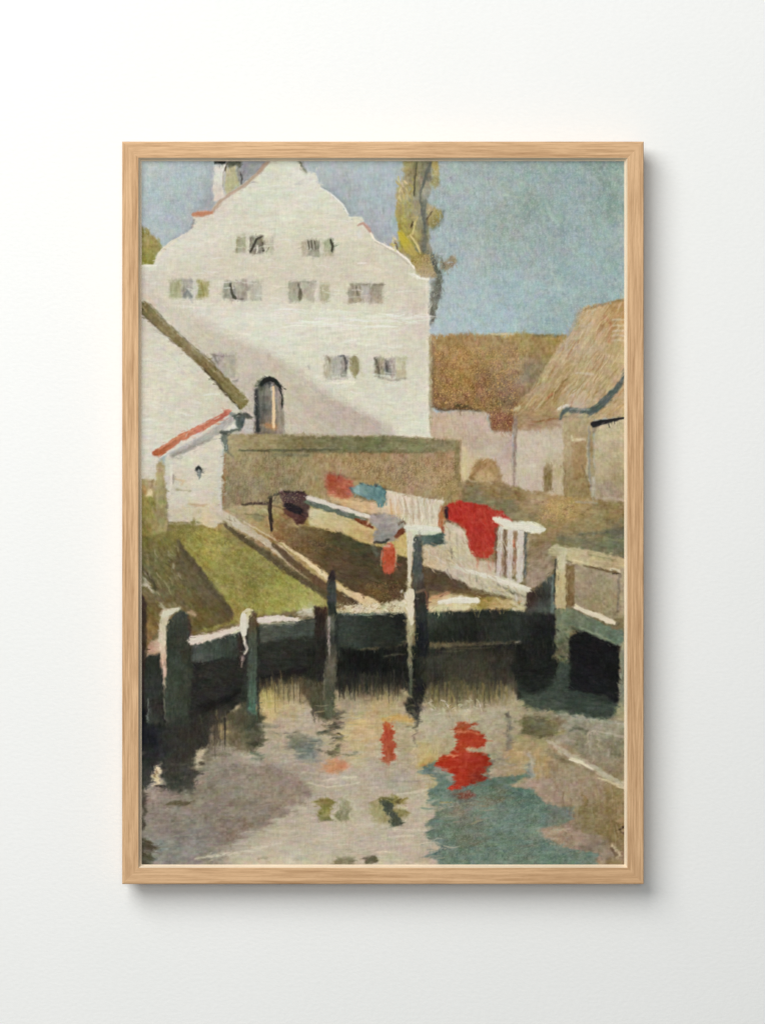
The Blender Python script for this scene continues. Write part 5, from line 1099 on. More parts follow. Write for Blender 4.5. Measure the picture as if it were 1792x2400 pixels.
# right corner: dark bridge opening
R([(1190, 1440), (1240, 1436), (1304, 1440), (1304, 1500), (1340, 1500), (1340, 1630), (1230, 1640), (1214, 1600), (1196, 1560), (1240, 1550)], [(1220, 1470, (46, 54, 48)), (1260, 1480, (22, 22, 22)), (1280, 1530, (24, 26, 24)), (1240, 1570, (24, 24, 22)), (1280, 1600, (24, 28, 26)), (1215, 1540, (34, 34, 28))], f=4, w=2, st=(80, 16, 4, 7))
R([(1214, 1590), (1270, 1594), (1340, 1590), (1420, 1616), (1450, 1640), (1448, 1676), (1420, 1690), (1360, 1676), (1300, 1668), (1240, 1664), (1220, 1640)], [(1240, 1610, (38, 50, 43)), (1240, 1650, (71, 83, 65)), (1290, 1610, (53, 69, 57)), (1300, 1650, (69, 83, 67)), (1350, 1630, (48, 64, 53)), (1370, 1665, (53, 71, 60)), (1430, 1670, (62, 77, 65)), (1420, 1640, (43, 55, 48))], f=4, w=2.5, st=(4, 26, 4, 9), ch=5)
R([(1216, 1560), (1290, 1560), (1290, 1612), (1250, 1626), (1222, 1618), (1214, 1590)], (24, 26, 24), f=6, w=2, st=(0, 22, 4, 8), a=.9)
dabs([(1220, 1660), (1310, 1664), (1300, 1690), (1216, 1690)], 24, [(130, 114, 84), (176, 156, 120), (98, 90, 66), (150, 140, 104)], 9, 4, 10, 50, .55, 77)
R([(1334, 1492), (1366, 1478), (1410, 1496), (1454, 1516), (1452, 1560), (1450, 1650), (1436, 1646), (1418, 1630), (1380, 1626), (1334, 1616)], [(1390, 1540, (18, 17, 18)), (1430, 1580, (17, 17, 17)), (1360, 1590, (20, 20, 22)), (1400, 1610, (26, 28, 30))], f=2.2, w=1.3, st=(30, 14, 3, 4), ch=2)
dabs([(1350, 1540), (1440, 1540), (1440, 1600), (1350, 1600)], 16, [(34, 30, 30), (48, 44, 40), (28, 30, 34)], 13, 3, 5, 30, .5, 78)
R([(1304, 1462), (1338, 1464), (1334, 1500), (1332, 1560), (1310, 1556), (1296, 1540), (1302, 1500)], [(1318, 1480, (108, 116, 92)), (1322, 1520, (92, 92, 70)), (1316, 1550, (96, 88, 66))], f=3, w=2.5, st=(60, 10, 4, 16), ch=7)
dabs([(1305, 1465), (1335, 1465), (1332, 1555), (1306, 1550)], 18, [(150, 146, 118), (66, 68, 52), (128, 124, 96), (44, 46, 38)], 11, 5, 20, 40, .65, 79)
R([(1310, 1552), (1336, 1548), (1334, 1590), (1300, 1596)], (66, 84, 70), f=4, w=2, a=.8)
R([(1300, 1430), (1322, 1424), (1348, 1430), (1400, 1456), (1440, 1476), (1462, 1474), (1462, 1512), (1444, 1514), (1406, 1496), (1366, 1478), (1340, 1468), (1304, 1464)], [(1320, 1440, (112, 118, 94)), (1360, 1452, (106, 112, 92)), (1400, 1474, (100, 112, 94)), (1440, 1495, (96, 110, 94)), (1330, 1458, (100, 108, 86))], f=2, w=1.3, st=(26, 30, 3, 8))
L([(1360, 1470), (1400, 1488), (1440, 1508)], [3, 4, 4], (132, 138, 116), f=1.5, a=.7)
L([(1340, 1472), (1362, 1480)], 6, (58, 66, 54), f=2.5, a=.7)
# railing of the bridge at the right
R([(1344, 1322), (1400, 1334), (1462, 1346), (1462, 1450), (1440, 1452), (1346, 1420)], [(1370, 1345, (152, 136, 112)), (1360, 1390, (148, 132, 108)), (1420, 1380, (148, 134, 106)), (1440, 1420, (146, 132, 102)), (1400, 1410, (140, 126, 92)), (1440, 1350, (156, 140, 116))], f=2, st=(60, 18, 4.5, 6))
L([(1452, 1350), (1450, 1400), (1448, 1440)], 6, (104, 96, 82), f=2.5, a=.7)
L([(1440, 1440), (1450, 1432)], 8, (112, 96, 70), f=3, a=.7)
L([(1344, 1422), (1390, 1440), (1430, 1456), (1444, 1462)], [6, 12, 13, 9], (202, 188, 164), f=1.7, w=1.2, imp=.4)
L([(1350, 1418), (1360, 1428)], 6, (216, 202, 164), f=1.8)
L([(1438, 1466), (1448, 1462)], 9, (84, 74, 56), f=2.5, a=.8)
R([(1326, 1284), (1350, 1284), (1400, 1294), (1466, 1308), (1466, 1346), (1440, 1340), (1400, 1332), (1360, 1324), (1328, 1314)], [(1350, 1296, (188, 172, 136)), (1420, 1306, (176, 162, 126)), (1360, 1315, (176, 160, 122)), (1440, 1330, (166, 150, 114))], f=1.7, w=1.2, st=(12, 30, 3, 9), imp=.3)
L([(1380, 1300), (1440, 1312)], 4, (132, 128, 92), f=1.8, a=.7)
L([(1370, 1326), (1410, 1336), (1450, 1342)], [4, 6, 5], (96, 78, 52), f=1.8, a=.8)
L([(1344, 1314), (1368, 1318)], 4, (206, 190, 152), f=1.5, a=.8)
L([(1432, 1334), (1462, 1340)], 6, (206, 196, 172), f=1.8, a=.8)
L([(1436, 1344), (1458, 1346)], 3, (44, 38, 30), f=1.3, a=.85)
R([(1304, 1290), (1328, 1290), (1328, 1330), (1326, 1428), (1300, 1426), (1302, 1360)], [(1310, 1310, (182, 170, 136)), (1322, 1310, (196, 188, 160)), (1312, 1370, (182, 166, 122)), (1310, 1410, (186, 170, 130)), (1322, 1400, (168, 152, 114))], f=1.6, w=1.1, st=(V, 30, 3, 9), imp=.4)
R([(1326, 1322), (1346, 1326), (1346, 1424), (1328, 1420)], [(1334, 1350, (112, 92, 56)), (1342, 1370, (130, 108, 76)), (1336, 1410, (110, 84, 54))], f=2, w=1.2, st=(V, 22, 3, 9))
R([(1284, 1296), (1292, 1280), (1306, 1274), (1322, 1284), (1332, 1286), (1326, 1298), (1304, 1302)], [(1295, 1292, (176, 162, 124)), (1310, 1284, (168, 160, 128)), (1322, 1292, (190, 182, 152))], f=2, w=1.3, st=(10, 12, 3, 9), imp=.4)
R([(1456, 1330), (1470, 1330), (1470, 1670), (1452, 1668), (1454, 1520), (1462, 1500)], [(1464, 1400, (150, 138, 114)), (1460, 1480, (136, 128, 102)), (1462, 1560, (116, 118, 102)), (1460, 1640, (116, 118, 100))], f=2, w=1, st=(V, 22, 3, 8))
R([(1446, 1650), (1470, 1650), (1470, 1690), (1440, 1690)], (150, 140, 108), f=4, w=2, a=.7)

# posts standing in the water
R([(322, 1390), (340, 1400), (344, 1450), (340, 1560), (338, 1750), (322, 1750)], [(330, 1420, (60, 46, 40)), (334, 1480, (60, 50, 38)), (332, 1560, (50, 40, 34)), (332, 1700, (22, 22, 26))], f=2.5, w=1.5, st=(V, 20, 3, 10))
R([(344, 1535), (374, 1530), (382, 1600), (380, 1700), (344, 1712), (336, 1620)], [(358, 1550, (42, 48, 40)), (356, 1620, (46, 50, 46)), (350, 1680, (60, 64, 58)), (372, 1660, (40, 36, 32))], f=2.5, w=1.5, st=(V, 18, 3, 9))
R([(344, 1516), (352, 1504), (372, 1498), (378, 1530), (346, 1536)], [(352, 1520, (176, 140, 116)), (368, 1515, (196, 170, 148))], f=2.5, w=1.8, st=(20, 10, 3, 9))
L([(346, 1640), (344, 1680), (348, 1704)], [3, 3, 3], (132, 138, 130), f=1.3, a=.7)
R([(372, 1440), (386, 1428), (406, 1428), (392, 1460), (390, 1530), (390, 1600), (384, 1640), (380, 1580), (372, 1520), (370, 1470)], [(380, 1450, (196, 184, 158)), (384, 1500, (212, 196, 172)), (384, 1560, (202, 170, 150)), (386, 1620, (172, 156, 132))], f=2, w=1.5, st=(80, 16, 3, 9), imp=.4)
R([(388, 1470), (396, 1452), (410, 1438), (428, 1432), (438, 1438), (446, 1462), (450, 1540), (446, 1640), (440, 1708), (420, 1716), (386, 1722), (384, 1640), (390, 1540)],
  [(410, 1470, (62, 72, 58)), (430, 1480, (54, 54, 46)), (410, 1550, (62, 80, 60)), (440, 1540, (48, 42, 36)), (405, 1600, (60, 74, 50)), (430, 1620, (56, 58, 44)), (400, 1660, (66, 80, 60)), (430, 1690, (54, 56, 44)), (400, 1710, (54, 58, 50))], f=2.2, w=1.5, st=(V, 26, 4, 8), ch=5)
L([(384, 1440), (402, 1432), (420, 1426)], [10, 12, 6], (206, 200, 176), f=2, imp=.5)
L([(436, 1438), (448, 1436), (456, 1442)], [6, 9, 6], (196, 166, 136), f=3, a=.75)
L([(440, 1446), (446, 1490)], [5, 8], (70, 52, 44), f=2.5, a=.7)
L([(384, 1640), (386, 1690)], [3, 2], (150, 144, 122), f=1.5, a=.6)
# caps of the left rails
L([(450, 1502), (490, 1494), (530, 1482), (562, 1474)], [20, 18, 15, 13], [(460, 1500, (218, 200, 188)), (520, 1484, (206, 190, 174)), (560, 1474, (204, 200, 170))], f=2.2, w=1.8, imp=.5)
dabs([(490, 1482), (562, 1464), (560, 1480), (495, 1496)], 12, [(228, 218, 206), (130, 96, 80), (196, 160, 144)], 10, 4, -15, 25, .7, 80)
L([(606, 1456), (650, 1450), (696, 1452)], [15, 15, 7], [(620, 1456, (206, 190, 186)), (670, 1452, (214, 202, 184))], f=2, w=1.6, imp=.5)
L([(606, 1462), (690, 1460)], 4, (176, 172, 146), f=1.8, a=.7)
dabs([(690, 1440), (738, 1420), (740, 1448), (700, 1454)], 24, [(216, 208, 192), (150, 146, 110), (226, 220, 208), (66, 62, 50)], 9, 5, -20, 40, .75, 81)
R([(704, 1430), (724, 1418), (738, 1424), (736, 1446), (706, 1446)], (206, 200, 182), f=5, w=3, a=.7)
L([(680, 1444), (686, 1450)], 6, (60, 62, 52), f=2, a=.8)
# second post
R([(578, 1446), (584, 1433), (594, 1430), (601, 1440), (604, 1500), (602, 1600), (600, 1700), (590, 1716), (574, 1712), (576, 1620), (580, 1540)], [(594, 1460, (82, 66, 50)), (592, 1500, (76, 84, 68)), (592, 1560, (70, 84, 66)), (594, 1620, (72, 94, 76)), (590, 1680, (80, 112, 94)), (580, 1700, (62, 76, 66))], f=2, w=1.2, st=(V, 28, 3.4, 9))
L([(604, 1470), (606, 1540), (604, 1640), (602, 1712)], [8, 7, 6, 6], (38, 40, 34), f=2.5, a=.8)
L([(576, 1580), (570, 1640), (572, 1700)], [10, 16, 14], (44, 46, 38), f=5, a=.8)
L([(568, 1484), (560, 1492), (562, 1520), (564, 1560)], [10, 14, 10, 8], (50, 42, 36), f=3, a=.85)
R([(562, 1460), (568, 1440), (578, 1428), (592, 1430), (584, 1444), (580, 1470), (576, 1488), (568, 1490), (562, 1480)], [(572, 1450, (206, 198, 176)), (570, 1475, (206, 200, 188)), (586, 1434, (190, 176, 130))], f=1.6, w=1.2, st=(80, 16, 3, 8), imp=.6)
L([(570, 1492), (572, 1508), (578, 1520), (572, 1534)], [7, 6, 6, 4], (206, 196, 178), f=1.6, imp=.5)
L([(568, 1540), (566, 1566)], [7, 3], (166, 146, 136), f=2, a=.8)
L([(592, 1440), (600, 1460), (604, 1466)], [6, 8, 6], (88, 68, 50), f=2, a=.8)
# dark twin post and thin pole
R([(736, 1424), (744, 1422), (752, 1424), (765, 1422), (766, 1480), (766, 1560), (762, 1600), (740, 1598), (738, 1500)], [(748, 1450, (36, 32, 28)), (758, 1430, (70, 46, 36)), (752, 1520, (34, 32, 28)), (750, 1580, (36, 36, 32))], f=2, w=1.2, st=(V, 24, 3, 8))
R([(767, 1356), (774, 1336), (782, 1336), (786, 1356), (786, 1420), (790, 1440), (768, 1444), (766, 1400)], [(776, 1350, (44, 34, 30)), (776, 1400, (52, 56, 56)), (776, 1430, (40, 42, 40)), (783, 1390, (74, 82, 78))], f=1.6, w=1, st=(V, 22, 3, 7))
R([(766, 1444), (786, 1440), (790, 1520), (786, 1600), (784, 1680), (758, 1690), (758, 1600), (766, 1540)], [(776, 1460, (96, 98, 86)), (782, 1500, (56, 60, 52)), (772, 1560, (98, 90, 76)), (776, 1620, (74, 76, 58)), (768, 1670, (86, 88, 66))], f=3, w=1.5, st=(V, 30, 3, 10))
L([(771, 1446), (770, 1500), (772, 1536)], [5, 5, 3], (164, 150, 142), f=1.5, a=.85)
L([(760, 1570), (758, 1640)], [3, 3], (132, 126, 104), f=1.5, a=.6)
L([(786, 1440), (788, 1500), (800, 1545)], [8, 9, 12], (34, 42, 36), f=3, a=.8)
# centre post
R([(968, 1256), (988, 1256), (988, 1330), (996, 1372), (1004, 1390), (1003, 1440), (1006, 1520), (1000, 1540), (974, 1540), (972, 1440), (968, 1380), (966, 1320)],
  [(978, 1270, (78, 84, 78)), (980, 1330, (76, 82, 80)), (976, 1360, (88, 90, 80)), (990, 1380, (58, 44, 36)), (986, 1410, (40, 38, 32)), (988, 1480, (26, 28, 32)), (988, 1520, (22, 24, 26)), (1002, 1440, (44, 56, 52))], f=1.8, w=1.2, st=(V, 26, 3.4, 8))
L([(974, 1388), (994, 1384)], 6, (128, 104, 84), f=2.5, a=.7)
L([(998, 1386), (1002, 1430)], [5, 4], (128, 84, 66), f=2, a=.7)
R([(954, 1240), (966, 1236), (970, 1260), (968, 1280), (964, 1340), (964, 1390), (970, 1440), (970, 1470), (964, 1500), (966, 1560), (968, 1630), (958, 1630), (954, 1520), (955, 1440), (952, 1400), (956, 1330)], [(960, 1260, (206, 202, 188)), (960, 1320, (196, 178, 152)), (958, 1380, (196, 182, 152)), (960, 1420, (204, 192, 166)), (962, 1470, (166, 158, 122)), (960, 1540, (118, 112, 88)), (964, 1600, (84, 90, 70))], f=1.8, w=1.4, st=(V, 22, 3, 10), imp=.4)
dabs([(955, 1260), (970, 1260), (970, 1300), (957, 1300)], 8, [(70, 70, 58), (216, 210, 194)], 8, 4, 60, 40, .7, 82)
dabs([(940, 1385), (968, 1378), (968, 1440), (945, 1440)], 26, [(216, 206, 178), (190, 174, 134), (226, 218, 198)], 9, 5, 70, 50, .75, 83)
R([(988, 1252), (1034, 1248), (1042, 1250), (1041, 1278), (1020, 1280), (990, 1276)], [(1000, 1264, (92, 104, 94)), (1030, 1264, (72, 100, 96)), (1036, 1270, (44, 58, 60))], f=2.2, w=1.5, st=(0, 22, 3, 9))
R([(948, 1232), (956, 1226), (990, 1232), (1030, 1236), (1034, 1248), (1010, 1254), (976, 1252), (964, 1262), (954, 1258)], [(970, 1240, (212, 210, 192)), (1020, 1244, (196, 200, 178))], f=1.6, w=1.3, st=(6, 26, 3, 9), imp=.6)
# reflections of the centre post
R([(972, 1590), (990, 1590), (996, 1620), (988, 1650), (982, 1690), (976, 1700), (966, 1680), (950, 1670), (944, 1650), (960, 1636), (970, 1620)], [(984, 1610, (26, 26, 26)), (966, 1650, (38, 38, 34)), (976, 1680, (60, 58, 54))], f=3, w=2.5, st=(70, 14, 4, 8))
dabs([(944, 1636), (990, 1640), (984, 1690), (955, 1676)], 20, [(34, 32, 32), (52, 50, 44), (104, 96, 76)], 16, 4, 25, 40, .7, 84)
L([(978, 1690), (972, 1720), (970, 1750)], [9, 5, 3], (92, 86, 74), f=3, a=.7)
dabs([(945, 1590), (975, 1590), (975, 1620), (945, 1620)], 16, [(84, 72, 54), (46, 42, 36), (110, 92, 66)], 6, 3, 45, 60, .6, 85)
# reflections of the left posts
R([(325, 1700), (450, 1700), (500, 1700), (486, 1740), (470, 1790), (458, 1830), (454, 1856), (420, 1860), (384, 1850), (378, 1800), (372, 1790), (356, 1830), (340, 1850), (325, 1850)],
  [(350, 1730, (22, 22, 30)), (400, 1740, (46, 44, 40)), (440, 1730, (48, 46, 38)), (360, 1780, (38, 38, 38)), (410, 1790, (54, 52, 46)), (450, 1780, (60, 54, 46)), (420, 1830, (52, 54, 46)), (340, 1820, (62, 64, 56)), (440, 1850, (82, 82, 70))], f=5, w=3, st=(88, 26, 4, 8), ch=4)
dabs([(380, 1790), (470, 1790), (460, 1850), (390, 1850)], 30, [(46, 44, 40), (64, 64, 56), (84, 80, 66)], 22, 6, 0, 15, .55, 86, f=2)
R([(460, 1760), (480, 1752), (478, 1800), (460, 1806), (456, 1780)], [(470, 1765, (204, 186, 154)), (468, 1795, (190, 176, 150))], f=4, w=2, a=.85)
L([(470, 1792), (476, 1790)], 9, (64, 58, 44), f=2.5, a=.8)
R([(362, 1800), (374, 1798), (376, 1824), (370, 1844), (356, 1846), (360, 1828)], [(368, 1806, (212, 194, 162)), (364, 1838, (218, 198, 160))], f=2.2, w=1.8, st=(60, 9, 3, 9), imp=.4)
L([(367, 1812), (368, 1822)], 6, (128, 104, 72), f=2, a=.8)
L([(366, 1846), (380, 1844)], 7, (28, 26, 20), f=2.5, a=.85)
R([(340, 1854), (372, 1848), (376, 1862), (340, 1880)], (170, 150, 134), f=5, w=2, a=.7)
R([(500, 1700), (560, 1660), (618, 1680), (616, 1730), (600, 1770), (560, 1760), (520, 1740)], [(530, 1715, (108, 96, 70)), (560, 1690, (70, 64, 48)), (600, 1740, (62, 62, 46)), (570, 1740, (108, 98, 74)), (590, 1700, (64, 68, 52))], f=5, w=2.5, a=.9, st=(86, 26, 4, 9))
R([(515, 1700), (530, 1694), (532, 1730), (518, 1735)], (170, 146, 100), f=4, w=2, a=.7)
L([(580, 1742), (600, 1746), (616, 1748)], [8, 14, 6], (58, 58, 42), f=3, a=.85)
L([(592, 1766), (615, 1772)], 7, (92, 104, 86), f=3, a=.7)
L([(590, 1782), (620, 1780)], 7, (108, 112, 96), f=3, a=.7)
L([(500, 1772), (530, 1768)], 8, (92, 88, 66), f=3, a=.7)
L([(604, 1700), (650, 1704)], 8, (124, 118, 104), f=4, a=.7)
L([(640, 1718), (660, 1722)], 6, (112, 112, 96), f=2.5, a=.7)
L([(450, 1802), (480, 1806), (486, 1800)], 6, (112, 108, 92), f=3, a=.6)
L([(330, 1850), (334, 1900), (332, 1950)], [12, 9, 12], (70, 64, 52), f=4, a=.85)
R([(322, 1960), (340, 1968), (362, 1990), (354, 1998), (330, 1992), (350, 2010), (356, 2024), (345, 2032), (322, 2032)], [(340, 1980, (74, 68, 50)), (345, 1990, (68, 58, 44)), (335, 2010, (104, 98, 82)), (340, 2025, (72, 72, 58))], f=3, w=2.5, st=(25, 12, 4, 10))
dabs([(328, 1960), (350, 1975), (358, 2000), (330, 2030)], 14, [(58, 52, 38), (92, 86, 70)], 14, 5, 25, 30, .6, 87)

# the tooth of the paint: patches of slightly different mixes, then the brush marks over them
gx, gy = np.meshgrid(np.arange(CW, dtype=np.float32) / S + PX0, np.arange(CH, dtype=np.float32) / S + PY0)


def inside(poly, soft=10):
    d2 = np.full(gx.shape, 1e9, np.float32); ins = np.zeros(gx.shape, bool)
    for i in range(len(poly)):
        a, c = poly[i], poly[(i + 1) % len(poly)]
        d2 = np.minimum(d2, seg_dist(gx, gy, a, c)[0])
        if a[1] != c[1]:
            ins ^= ((a[1] > gy) != (c[1] > gy)) & (gx < (c[0] - a[0]) * (gy - a[1]) / (c[1] - a[1]) + a[0])
    return smooth(np.sqrt(d2) * np.where(ins, 1, -1) / (2 * soft) + .5)


# pigments: the reds are earthy, the dark greens nearly neutral
r_, g_, b_ = CAN[..., 0], CAN[..., 1], CAN[..., 2]
red = np.clip((r_ / (g_ + 1) - 1.6) / .6, 0, 1) * np.clip((r_ - 90) / 40, 0, 1)
CAN[..., 0] -= red * r_ * .125
CAN[..., 2] -= red * 5
lum = CAN.mean(2)
grn = np.clip((g_ - r_) / 6, 0, 1) * np.clip((88 - lum) / 16, 0, 1)
neutral = lum[..., None] * .86 + np.array([0.5, 3.0, -3.0], np.float32)
CAN += (grn * .6)[..., None] * (neutral - CAN)
white = np.clip((CAN.mean(2) - 186) / 18, 0, 1) * np.clip((22 - (r_ - b_)) / 10 + 1, 0, 1) * np.clip((r_ - b_ + 2) / 4, 0, 1)
CAN *= 1 - white[..., None] * np.array([.012, .018, .042], np.float32)   # lime wash, a little creamy
sat = np.clip((CAN.max(2) - CAN.min(2) - 60) / 50, 0, 1) * .12 * (1 - red)
CAN += sat[..., None] * (CAN.mean(2, keepdims=True) - CAN)
# water: long level strokes break up every edge below the quay
ro = (vnoise(gy / 2.6 + 7, gx / 60) - .5) * 9 + (vnoise(gy / 9 + 40, gx / 80 + 9) - .5) * 17
wet = np.clip((gy - 1655) / 60, 0, 1) * (1 - .55 * np.clip((gx - 1180) / 120, 0, 1) * np.clip((1900 - gy) / 60, 0, 1))
sx = np.clip(np.rint((gx + ro * wet - PX0) * S), 0, CW - 1).astype(int)
CAN = CAN[np.arange(CH)[:, None], sx]
crisp = CAN.copy()
drag(3.2)
soften(2)
restroke(16000, 11, 3.6, .6, 3.0, 4, 20, 4.0)
lum = CAN.mean(2, keepdims=True) / 255
amp = 4.4 + 8.5 * np.exp(-((lum - .45) / .2) ** 2)
mott = (vnoise(gx / 15 + 4, gy / 13 + 8) - .5) * 1.2 + (vnoise(gx / 6.5 + 24, gy / 6 + 3) - .5) * 1.5 + (vnoise(gx / 45 + 9, gy / 45) - .5) * .8
warm = (vnoise(gx / 19 + 60, gy / 17) - .5) + (vnoise(gx / 7 + 90, gy / 7 + 30) - .5)
pink = (vnoise(gx / 23 + 160, gy / 19 + 60) - .5) + (vnoise(gx / 8 + 190, gy / 8 + 130) - .5)
hue = (.35 + .75 * np.clip(lum * 1.7, 0, 1)) * 4.2
var_ = mott[..., None] * amp + hue * (warm[..., None] * np.array([.55, .25, -.9]) + pink[..., None] * np.array([.7, -.7, .35]))
CAN += var_; crisp += var_
keep = CAN.copy()
restroke(8000, 20, 5.5, .5, 5.0, 5)
restroke(15000, 11, 3.4, .6, 6.0, 6)
CAN = CAN * .54 + keep * .2 + crisp * .26
# a crisper surface: raised ridges catch the paint
def blurred(a, k):
    for _ in range(k):
        Q = np.pad(a, ((1, 1), (1, 1), (0, 0)), 'edge')
        a = (Q[1:-1, 1:-1] * 2 + Q[:-2, 1:-1] + Q[2:, 1:-1] + Q[1:-1, :-2] + Q[1:-1, 2:]) / 6
    return a


CAN = CAN + .55 * np.clip(CAN - blurred(CAN, 4), -26, 26) + .18 * np.clip(CAN - blurred(CAN, 24), -30, 30)
# thinly painted places where the weave of the canvas shows as specks
for poly, k, tone in (([(1012, 800), (1235, 810), (1200, 1005), (1150, 1005), (1140, 962), (1012, 950)], 14, (196, 158, 98)),
                      ([(760, 1070), (1070, 1075), (1070, 1160), (900, 1140)], 15, (186, 160, 116)),
                      ([(525, 1070), (760, 1066), (700, 1180), (525, 1200)], 9, (170, 152, 112)),
                      ([(1262, 1170), (1350, 1170), (1350, 1222), (1262, 1222)], 11, (206, 172, 112)),
                      ([(850, 1360), (940, 1360), (930, 1412), (870, 1412)], 9, (150, 116, 74)),
                      ([(560, 1240), (720, 1235), (800, 1290), (700, 1300)], 6, (160, 128, 84)),
                      ([(965, 590), (1020, 590), (1020, 650), (975, 650)], 15, (184, 160, 112)),
                      ([(790, 1416), (945, 1405), (945, 1438), (790, 1438)], 16, (226, 214, 184)),
                      ([(1010, 375), (1464, 375), (1464, 690), (1330, 780), (1015, 780)], 6, (196, 206, 200)),
                      ([(328, 375), (500, 375), (440, 540), (328, 560)], 6, (206, 212, 208)),
                      ([(1030, 1840), (1250, 1850), (1390, 2025), (1020, 2025)], 7, (146, 160, 142)),
                      ([(396, 1240), (520, 1230), (770, 1405), (560, 1450)], 5, (196, 184, 104))):
    m = inside(poly)
    sp = vnoise(gx / 2.7 + gy / 5.2, gy / 2.7 - gx / 5.2) + vnoise(gx / 1.9 + 40, gy / 1.9 + 70) - 1.0
    up, dn = np.clip(sp - .12, 0, 1) * 2, np.clip(-sp - .12, 0, 1) * 2
    CAN += (m * up * k / 22)[..., None] * (np.array(tone, np.float32) - CAN) - (m * dn * k)[..., None]
# last accents, crisp and thick
L([(570, 1444), (569, 1468), (570, 1488)], [14, 17, 9], (212, 206, 190), f=1.6, w=1.4, imp=.6)
L([(570, 1436), (580, 1430), (590, 1432)], [6, 8, 4], (204, 194, 160), f=1.4, imp=.5)
L([(450, 1503), (500, 1491), (556, 1474)], [14, 11, 8], (214, 200, 186), f=1.8, w=1.6, dry=.25, imp=.6)
L([(608, 1455), (650, 1449), (694, 1451)], [11, 11, 5], (214, 202, 190), f=1.6, w=1.5, dry=.2, imp=.6)
L([(382, 1444), (400, 1434), (416, 1428)], [10, 10, 4], (206, 200, 178), f=1.8, w=1.5, dry=.2, imp=.5)
L([(962, 1388), (962, 1430), (964, 1462)], [16, 14, 8], (210, 200, 176), f=1.8, w=1.8, dry=.25, imp=.6)
L([(960, 1250), (960, 1300), (959, 1360)], [10, 8, 7], (206, 196, 174), f=1.4, w=1.2, dry=.2, imp=.5)
L([(950, 1236), (990, 1237), (1028, 1242)], [8, 13, 9], (210, 208, 192), f=1.5, w=1.3, dry=.15, imp=.6)
L([(1030, 1411), (1080, 1406), (1118, 1409)], [6, 13, 9], (216, 210, 192), f=1.6, w=1.2, dry=.15, imp=.6)
L([(1160, 1216), (1200, 1230), (1250, 1240), (1274, 1242)], [9, 13, 18, 9], (214, 210, 194), f=1.5, w=1.3, dry=.2, imp=.6)
L([(1100, 1340), (1150, 1353), (1236, 1382)], [6, 9, 11], (212, 206, 188), f=1.5, w=1.3, dry=.25, imp=.6)
L([(1348, 1424), (1396, 1443), (1440, 1462)], [6, 10, 7], (210, 197, 172), f=1.5, w=1.2, dry=.2, imp=.5)
L([(724, 1168), (790, 1188), (864, 1211)], [7, 7, 6], (212, 202, 188), f=1.4, w=1.2, dry=.25, imp=.5)
L([(640, 906), (641, 950), (641, 1000)], [4, 6, 6], (222, 194, 156), f=1.4, imp=.4)
L([(612, 900), (620, 891), (632, 887), (645, 892), (655, 906)], [6, 11, 9, 8, 5], (30, 33, 30), f=1.6)
L([(1394, 994), (1408, 989), (1440, 983), (1466, 979)], [12, 8, 5, 3], (30, 30, 32), f=1.6)
L([(460, 1100), (465, 1095), (470, 1102)], 5, (40, 44, 42), f=1.3)
L([(468, 1102), (466, 1120)], [4, 2], (120, 128, 122), f=1.3, a=.8)
L([(1336, 1782), (1362, 1789), (1384, 1801)], [4, 6, 3], (214, 204, 178), f=1.4, dry=.2, imp=.5)
L([(634, 1170), (631, 1200), (635, 1243)], [7, 7, 4], (52, 41, 34), f=1.4)
dabs([(420, 590), (640, 430), (740, 430), (830, 530), (960, 640), (985, 1000), (900, 990), (640, 800), (430, 700)], 120, [(226, 225, 217), (222, 219, 206), (204, 198, 182), (214, 208, 194)], 34, 4, 2, 7, .5, 93, f=1.1)
dabs([(560, 725), (990, 725), (990, 770), (600, 770)], 40, [(230, 229, 221), (222, 220, 208)], 60, 4.5, 1, 3, .6, 94, f=1.2)
dabs([(335, 790), (420, 850), (500, 930), (440, 980), (335, 1050)], 40, [(226, 223, 212), (206, 198, 184)], 30, 4.5, 5, 12, .5, 95, f=1.2)
L([(750, 438), (766, 445), (781, 457), (803, 478), (815, 498)], 3, (228, 226, 219), f=1.1, a=.8)
L([(752, 434), (782, 452), (806, 474), (819, 498)], 4, (148, 154, 156), f=2, a=.55)
L([(868, 543), (878, 561), (902, 573), (930, 587), (954, 606), (970, 626)], 3, (236, 226, 212), f=1, a=.85)
L([(880, 566), (905, 580), (934, 597), (958, 618)], 3, (178, 168, 150), f=1.6, a=.6)
L([(970, 640), (984, 651), (1004, 653)], 4, (230, 226, 214), f=1.2, a=.85)
L([(838, 526), (850, 521), (860, 531), (868, 542)], [2, 5, 6, 3], (176, 138, 122), f=1.8, a=.7)
L([(452, 501), (474, 499), (495, 496)], [7, 8, 6], (184, 126, 96), f=1.6, a=.8)
L([(500, 490), (514, 470), (540, 451), (575, 429), (602, 406), (626, 380)], [5, 6, 5, 6, 6, 6], (172, 148, 128), f=1.8, a=.7)
L([(362, 616), (376, 584), (402, 563), (424, 552)], 3, (224, 214, 192), f=1.3, a=.7)
L([(328, 622), (364, 621)], 4, (226, 222, 210), f=1.3, a=.8)
R([(932, 544), (942, 540), (955, 558), (972, 582), (980, 594), (970, 600), (953, 590), (940, 568)], [(940, 552, (184, 168, 58)), (975, 592, (170, 152, 88))], f=1.4, w=1, a=.85, st=(55, 22, 3, 12), imp=.5)
L([(976, 380), (972, 420), (970, 454)], [3, 4, 3], (86, 82, 64), f=1.3, a=.8)
L([(1008, 380), (998, 408), (986, 450)], [5, 5, 3], (94, 96, 88), f=1.8, a=.75)
L([(962, 552), (978, 574), (984, 592)], [3, 4, 2], (212, 196, 138), f=1.2, a=.7)
dabs([(915, 556), (930, 552), (945, 588), (926, 588)], 6, [(208, 196, 162), (194, 180, 108)], 9, 5, 65, 40, .85, 96)
